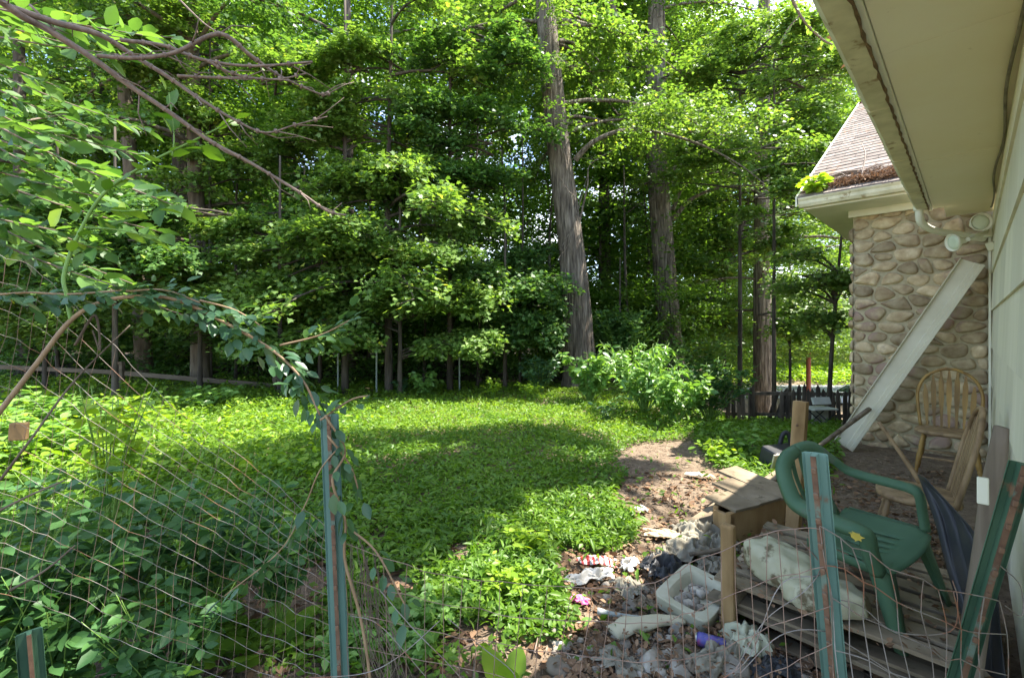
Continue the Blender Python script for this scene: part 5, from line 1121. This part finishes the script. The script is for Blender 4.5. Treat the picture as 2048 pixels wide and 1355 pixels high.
# ---------------------------------------------------------------- plants and shrubs
rp_ = np.random.default_rng(90)
def gplant(name, px, py, Y, *a, **k): g = ground_at(px, Y); return plant(name, g, rp_, *a, **k)
gplant('drooping_weed', 1290, 0, 8.2, 44, 1.35, .85, 30, .17, 'leaf_shrub', T_LANCE2, label='large bright shrub with drooping lance leaves in front of the tallest trunk', cat='shrub', droop=.9, sr=.006, up=.6)
gplant('drooping_weed', 1180, 0, 9.3, 32, 1.15, .65, 28, .15, 'leaf_shrub', label='bright drooping shrub left of the biggest shrub at the tallest trunk base', cat='shrub', droop=.9, sr=.006, up=.6)
gplant('drooping_weed', 1350, 0, 7.4, 30, .90, .60, 26, .13, 'leaf_shrub', label='mint green shrub on the sunny path edge right of the biggest shrub', cat='shrub', droop=.7, sr=.005)
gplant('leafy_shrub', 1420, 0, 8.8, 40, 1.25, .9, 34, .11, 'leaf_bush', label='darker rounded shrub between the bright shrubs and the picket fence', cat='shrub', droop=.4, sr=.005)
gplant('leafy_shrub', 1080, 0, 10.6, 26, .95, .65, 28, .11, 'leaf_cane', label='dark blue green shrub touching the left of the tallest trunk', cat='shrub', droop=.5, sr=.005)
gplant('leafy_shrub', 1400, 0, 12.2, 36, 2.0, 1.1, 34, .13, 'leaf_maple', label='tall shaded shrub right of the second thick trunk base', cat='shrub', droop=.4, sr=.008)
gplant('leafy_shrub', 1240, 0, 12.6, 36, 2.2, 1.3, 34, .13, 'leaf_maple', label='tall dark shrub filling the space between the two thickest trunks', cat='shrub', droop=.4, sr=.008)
gplant('drooping_weed', 850, 0, 10.4, 12, .62, .42, 20, .14, 'leaf_shrub', label='pale drooping weed standing at the far middle of the lawn', cat='weed', droop=1.0, up=.5)
gplant('drooping_weed', 800, 0, 10.4, 8, .5, .26, 16, .12, 'leaf_cane', label='dark green weed just left of the pale drooping weed', cat='weed', droop=.8)
gplant('drooping_weed', 985, 0, 10.0, 10, .55, .3, 16, .10, 'leaf_seedling', label='yellow green weed clump at the far lawn edge left of the blue green shrub', cat='weed')
gplant('drooping_weed', 1060, 0, 9.8, 10, .45, .35, 16, .10, 'leaf_seedling', label='low yellow green weed clump in front of the blue green shrub', cat='weed')
gplant('drooping_weed', 1485, 0, 5.6, 9, .42, .30, 10, .11, 'leaf_shrub', label='leafy young weed at the shady path edge beside the open case', cat='weed')
gplant('drooping_weed', 1430, 0, 5.4, 9, .26, .24, 12, .07, 'leaf_seedling', label='low pale weed growing on the path edge left of the leafy young weed', cat='weed')
gplant('drooping_weed', 1215, 0, 7.6, 7, .5, .3, 12, .10, 'leaf_cane', label='small dark stalky weed on the sunny lawn below the bright shrubs', cat='weed')
for (px, Y, h, lab) in ((120, 6.5, .75, 'broad leaved green clump farthest left under the rail fence'), (420, 8.5, .5, 'broad leaved clump under the middle of the rail fence'), (40, 4.8, .7, 'big leaved plants behind the wood block at the left edge')):
    gplant('leafy_shrub', px, 0, Y, 26, h, .9, 16, .15, 'leaf_shrub', label=lab, cat='plant', droop=.3, up=1.2)
# bright sapling by the mesh
gplant('bright_sapling', 215, 0, 3.2, 10, 1.38, .28, 20, .10, 'leaf_seedling', label='bright yellow green sapling lit by the sun behind the left wire mesh', cat='sapling', sr=.005)
# shady bushes behind and through the mesh at lower left
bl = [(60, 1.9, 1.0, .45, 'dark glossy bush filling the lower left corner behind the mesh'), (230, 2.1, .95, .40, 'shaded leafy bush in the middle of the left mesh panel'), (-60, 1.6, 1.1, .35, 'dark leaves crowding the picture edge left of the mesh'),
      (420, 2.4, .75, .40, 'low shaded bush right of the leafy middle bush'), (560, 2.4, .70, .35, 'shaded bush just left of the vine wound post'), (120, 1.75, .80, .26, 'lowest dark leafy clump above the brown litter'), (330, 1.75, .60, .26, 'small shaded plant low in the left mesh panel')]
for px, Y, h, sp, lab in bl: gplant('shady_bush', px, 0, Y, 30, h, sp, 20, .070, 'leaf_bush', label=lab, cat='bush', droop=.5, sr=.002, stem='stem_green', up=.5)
# dock plants with big leaves
def dock(px, py, n, L, seed, label, mat='leaf_seedling', rise=.5, tm=T_OVAL):
    rg = np.random.default_rng(seed); g = G(px, py); e = empty('broad_leaf_plant', g); pos = []; ax = []; nr = []; ms = MB()
    for i in range(n):
        az = i*6.28/n+rg.uniform(-.4, .4); el = rise*rg.uniform(.3, 1.4); d = np.array([math.cos(az)*math.cos(el), math.sin(az)*math.cos(el), math.sin(el)]); q = d*L*.35
        ms.tube([np.zeros(3), q], [.005, .003], 5); pos.append(q); ax.append(d); nr.append(np.array([0, 0, 1.])-d*.2+rg.normal(size=3)*.12)
    ms.build('stem', M['stem_green'], e); leaf_mesh('foliage', np.array(pos), np.array(ax), np.array(nr), L*rg.uniform(.7, 1.1, n), tm, M[mat], rg, e); return tag(e, label, 'plant')
T_BROAD = (np.array([[0,0,0],[.12,.26,.03],[.4,.36,.05],[.72,.27,.03],[.93,.10,-.03],[1,0,-.07],[.93,-.10,-.03],[.72,-.27,.03],[.4,-.36,.05],[.12,-.26,.03],[.35,0,-.03],[.7,0,-.03]]),
           [(0,1,2,10),(10,2,3,11),(11,3,4,5),(0,10,8,9),(10,11,7,8),(11,5,6,7)])
dock(545, 1300, 9, .20, 1, 'large lettuce green dock plant at the bottom left of the vine wound post', 'leaf_lawn', tm=T_BROAD); dock(455, 1335, 7, .15, 2, 'smaller dock plant beside the large lettuce green dock', 'leaf_lawn', tm=T_BROAD)
dock(1018, 1395, 5, .16, 3, 'round yellow green leaves poking up at the bottom edge centre', rise=.9, tm=T_BROAD); dock(1145, 1262, 5, .10, 4, 'little broad leaved plant in the debris under the wire', 'leaf_shrub', tm=T_BROAD)
rr2 = np.random.default_rng(6)
for px, py, lab in ((880, 1250, 'leafy weed clump between the two teal posts nearest the bottom'), (1010, 1190, 'sunlit weed clump at the middle right edge of the green'), (700, 1330, 'weed clump at the foot of the vine wound post'), (820, 1320, 'weed clump right of the vine wound post foot'), (1060, 1110, 'sunlit weed clump above the pink scrap')):
    g = G(px, py); plant('weed_clump', g, rr2, 14, .20, .20, 14, .06, 'leaf_seedling' if py < 1240 else 'leaf_shrub', label=lab, cat='weed', sr=.002)

# ---------------------------------------------------------------- vines, canes and near branches
def vine(name, paths, radii, leaf_ranges, lsz, stem, mat, label, cat, seed, dens=26, hang=.5, tmpl=T_OVAL, side=.02, sides=7):
    """paths: lists of (px,py,Y); leaves along the given parts of each path"""
    rg = np.random.default_rng(seed); e = empty(name, P(*paths[0][0])); m = MB(); pos = []; ax = []; nr = []; sz = []
    for pth, r, lr in zip(paths, radii, leaf_ranges):
        pts = smooth_path([P(*q) for q in pth], 8); m.tube(pts, r, sides)
        if lr:
            pts = np.array(pts); seg = np.linalg.norm(np.diff(pts, axis=0), axis=1); Lt = seg.sum(); n = int(Lt*dens*(lr[1]-lr[0])); cum = np.concatenate([[0], np.cumsum(seg)])/Lt
            for i in range(n):
                t = lr[0]+(lr[1]-lr[0])*(i+rg.random()*.6)/n; q = np.array([np.interp(t, cum, pts[:, k]) for k in range(3)]); d = nrm(np.array([np.interp(min(t+.03, 1), cum, pts[:, k]) for k in range(3)])-q+1e-6)
                s_ = nrm(np.cross(d, UP)+1e-6)*(1 if i % 2 else -1); v = d*.6+s_*rg.uniform(.1, .9)+np.array([0, 0, rg.uniform(-hang, .25)])+rg.normal(size=3)*.2
                pos.append(q+nrm(v)*side*rg.random()); ax.append(v); nr.append(UP+rg.normal(size=3)*.45+np.array([0, -.25, 0])); sz.append(lsz*rg.uniform(.6, 1.15))
    if name == 'bare_branch':
        for pth in paths[:6]:
            pts = smooth_path([P(*q) for q in pth], 8)
            for i in range(4, len(pts)-2, 5):
                q = pts[i]; d = nrm(pts[i+1]-pts[i]); v = nrm(d+rg.normal(size=3)*.55); l = rg.uniform(.03, .12)
                m.tube([q, q+v*l*.5+rg.normal(size=3)*.006, q+v*l+rg.normal(size=3)*.01], [.0022, .0008], 5); m.tube([q-d*.003, q+d*.004], [.0075, .006], 6)
    m.build('stem', M[stem], e, smooth=True)
    if pos: leaf_mesh('foliage', np.array(pos), np.array(ax), np.array(nr), np.array(sz), tmpl, M[mat], rg, e)
    reparent(e); return tag(e, label, cat)
vine('arching_cane', [[(-60, 900, 1.2), (0, 822, 1.22), (75, 725, 1.25), (140, 642, 1.28), (205, 603, 1.3), (290, 592, 1.32), (360, 602, 1.32), (450, 645, 1.32), (545, 700, 1.3), (605, 760, 1.28), (640, 830, 1.26)],
      [(560, 690, 1.3), (640, 670, 1.3), (700, 640, 1.3)], [(-20, 590, 1.3), (60, 585, 1.3), (140, 588, 1.3), (250, 580, 1.3)], [(250, 582, 1.3), (330, 580, 1.3), (400, 605, 1.3)], [(400, 600, 1.3), (470, 620, 1.32), (520, 650, 1.32)]],
     [[.007, .006, .0045, .003], [.003, .002], [.003, .003], [.003, .002], [.003, .002]], [(.42, 1), (.2, 1), (0, 1), (0, 1), (0, 1)], .047, 'cane', 'leaf_cane',
     'long tan cane arching over the left wire mesh with dark leaves', 'vine', 1, dens=210, hang=.6, side=.07)
vine('green_shoot', [[(142, 640, 1.28), (133, 590, 1.3), (128, 550, 1.32), (152, 480, 1.34), (205, 390, 1.36), (290, 330, 1.38), (380, 285, 1.4), (480, 235, 1.42)], [(345, 312, 1.38), (348, 270, 1.38), (338, 185, 1.38)], [(190, 415, 1.36), (250, 422, 1.36), (310, 415, 1.36)], [(170, 455, 1.36), (225, 458, 1.36), (290, 470, 1.36)]],
     [[.0055, .005, .004, .002], [.0025, .0015], [.0025, .0015], [.0025, .0015]], [(.2, 1), (.2, 1), (.2, 1), (.2, 1)], .07, 'stem_green', 'leaf_lawn', 'long bright green shoot rising diagonally from the arching cane', 'shoot', 11, dens=38, hang=.5, side=.03)
vine('climbing_vine', [[(650, 830, 1.22), (690, 900, 1.24), (665, 960, 1.2), (690, 1040, 1.22), (690, 1120, 1.22), (720, 1230, 1.22), (740, 1355, 1.2), (750, 1500, 1.2)], [(690, 880, 1.24), (640, 940, 1.22), (610, 1010, 1.22), (560, 1100, 1.22), (450, 1190, 1.25)],
      [(640, 840, 1.22), (700, 800, 1.25), (740, 790, 1.25)], [(690, 1050, 1.24), (750, 1100, 1.22), (800, 1190, 1.2), (820, 1230, 1.2)], [(655, 870, 1.22), (700, 930, 1.24), (720, 990, 1.25)]],
     [[.003, .0035, .004, .004], [.002, .0015], [.003, .002], [.003, .002], [.003, .002]], [(0, .38), (.35, 1), (0, 1), (.3, 1), (0, 1)], .050, 'cane', 'leaf_cane', 'dark leaved vine climbing round the teal steel post', 'vine', 2, dens=60, hang=.9, side=.05)
vine('bare_branch', [[(-40, -30, 1.0), (40, 30, 1.05), (100, 62, 1.1), (190, 120, 1.15), (260, 172, 1.2), (340, 225, 1.25), (420, 282, 1.3), (500, 325, 1.35), (600, 385, 1.4), (655, 422, 1.42), (692, 430, 1.43)],
      [(20, 15, 1.04), (110, 45, 1.1), (200, 70, 1.15), (262, 108, 1.2), (330, 150, 1.22), (400, 198, 1.25), (470, 240, 1.28), (530, 265, 1.3), (590, 250, 1.3), (655, 233, 1.3)],
      [(240, 80, 1.15), (330, 92, 1.2), (400, 118, 1.22), (500, 132, 1.24), (625, 124, 1.26)], [(415, 122, 1.22), (460, 145, 1.24), (505, 156, 1.25), (560, 158, 1.26), (612, 147, 1.27)],
      [(195, 112, 1.15), (275, 116, 1.16), (350, 105, 1.18), (438, 68, 1.2), (500, 110, 1.25), (560, 152, 1.3), (640, 188, 1.35), (660, 186, 1.36)], [(355, 152, 1.22), (430, 155, 1.24), (510, 156, 1.25)], [(60, 10, 1.1), (110, 60, 1.1)], [(330, -30, 1.5), (400, 40, 1.5), (436, 66, 1.5)]],
     [[.009, .0075, .006, .0045, .003], [.008, .0065, .005, .003, .0015], [.005, .004, .003], [.004, .003, .002], [.005, .005, .006, .003, .002], [.004, .003], [.003, .002], [.003, .002]], [None]*8, .05, 'twig', 'leaf_cane',
     'reddish bare branches reaching in front of the forest at the top left', 'branch', 3)
lv = np.random.default_rng(14); pths = []; rads = []; lrs = []
for k in range(24):
    y0 = lv.uniform(40, 560); x0 = lv.uniform(-120, -20); L = lv.uniform(180, 420); sl = lv.uniform(.15, .55); Yk = lv.uniform(1.5, 2.3)
    pths.append([(x0, y0-60, Yk), (x0+L*.5, y0-60+L*sl*.5, Yk), (x0+L, y0-60+L*sl*.9, Yk)]); rads.append([.004, .002]); lrs.append((.15, 1))
vine('leafy_branch', pths, rads, lrs, .085, 'twig', 'leaf_maple', 'leafy near branches sweeping in from the upper left edge', 'branch', 4, dens=60, hang=.45)
pths = [[(-60, 700, 1.5), (60, 760, 1.5), (170, 690, 1.5), (255, 640, 1.5)], [(0, 960, 1.3), (60, 880, 1.3), (150, 760, 1.35), (260, 650, 1.4)], [(150, 690, 1.35), (190, 630, 1.35), (200, 700, 1.35), (185, 660, 1.35)], [(20, 1180, 1.3), (90, 1140, 1.3), (150, 1090, 1.3)], [(-20, 1030, 1.3), (60, 990, 1.3), (130, 960, 1.3)]]
vine('dead_twigs', pths[1:], [[.004, .002]]*4, [None]*4, .05, 'bark_brown', 'leaf_litter', 'dead brown twigs caught in the left wire mesh', 'twigs', 5)
# dried vines right of the post
lv = np.random.default_rng(15); pths = []
for k in range(26):
    x0 = lv.uniform(690, 760); y0 = lv.uniform(1060, 1160); pths.append([(x0, y0, 1.27), (x0+lv.uniform(-10, 30), y0+80, 1.27), (x0+lv.uniform(0, 60), y0+160, 1.27), (x0+lv.uniform(0, 80), y0+260, 1.27)])
vine('dried_vines', pths, [[.0012, .001]]*26, [None]*26, .05, 'bark_brown', 'leaf_litter', 'tangle of dried brown vine stems right of the vine wound post', 'vine', 6, sides=4)
# wood block hanging in the mesh
m = MB(); m.box(P(38, 862, 1.4), (.042, .02, .054), rotz(.5)@roty(.05)); tag(m.build('wood_block', M['lumber'], bevel=.004), 'small brown wooden block fixed in the mesh at the left picture edge', 'block')
# small branches over the roof corner at top right
vine('overhanging_twig', [[(1560, -60, 8), (1600, 30, 8), (1640, 75, 8), (1665, 90, 8)], [(1600, 30, 8), (1575, 60, 8), (1560, 90, 8)]], [[.03, .02, .015], [.015, .008]], [(.1, 1), (.1, 1)], .12, 'twig', 'leaf_light', 'pinkish twig hanging down beside the long gutter at the top', 'twig', 8, dens=24)
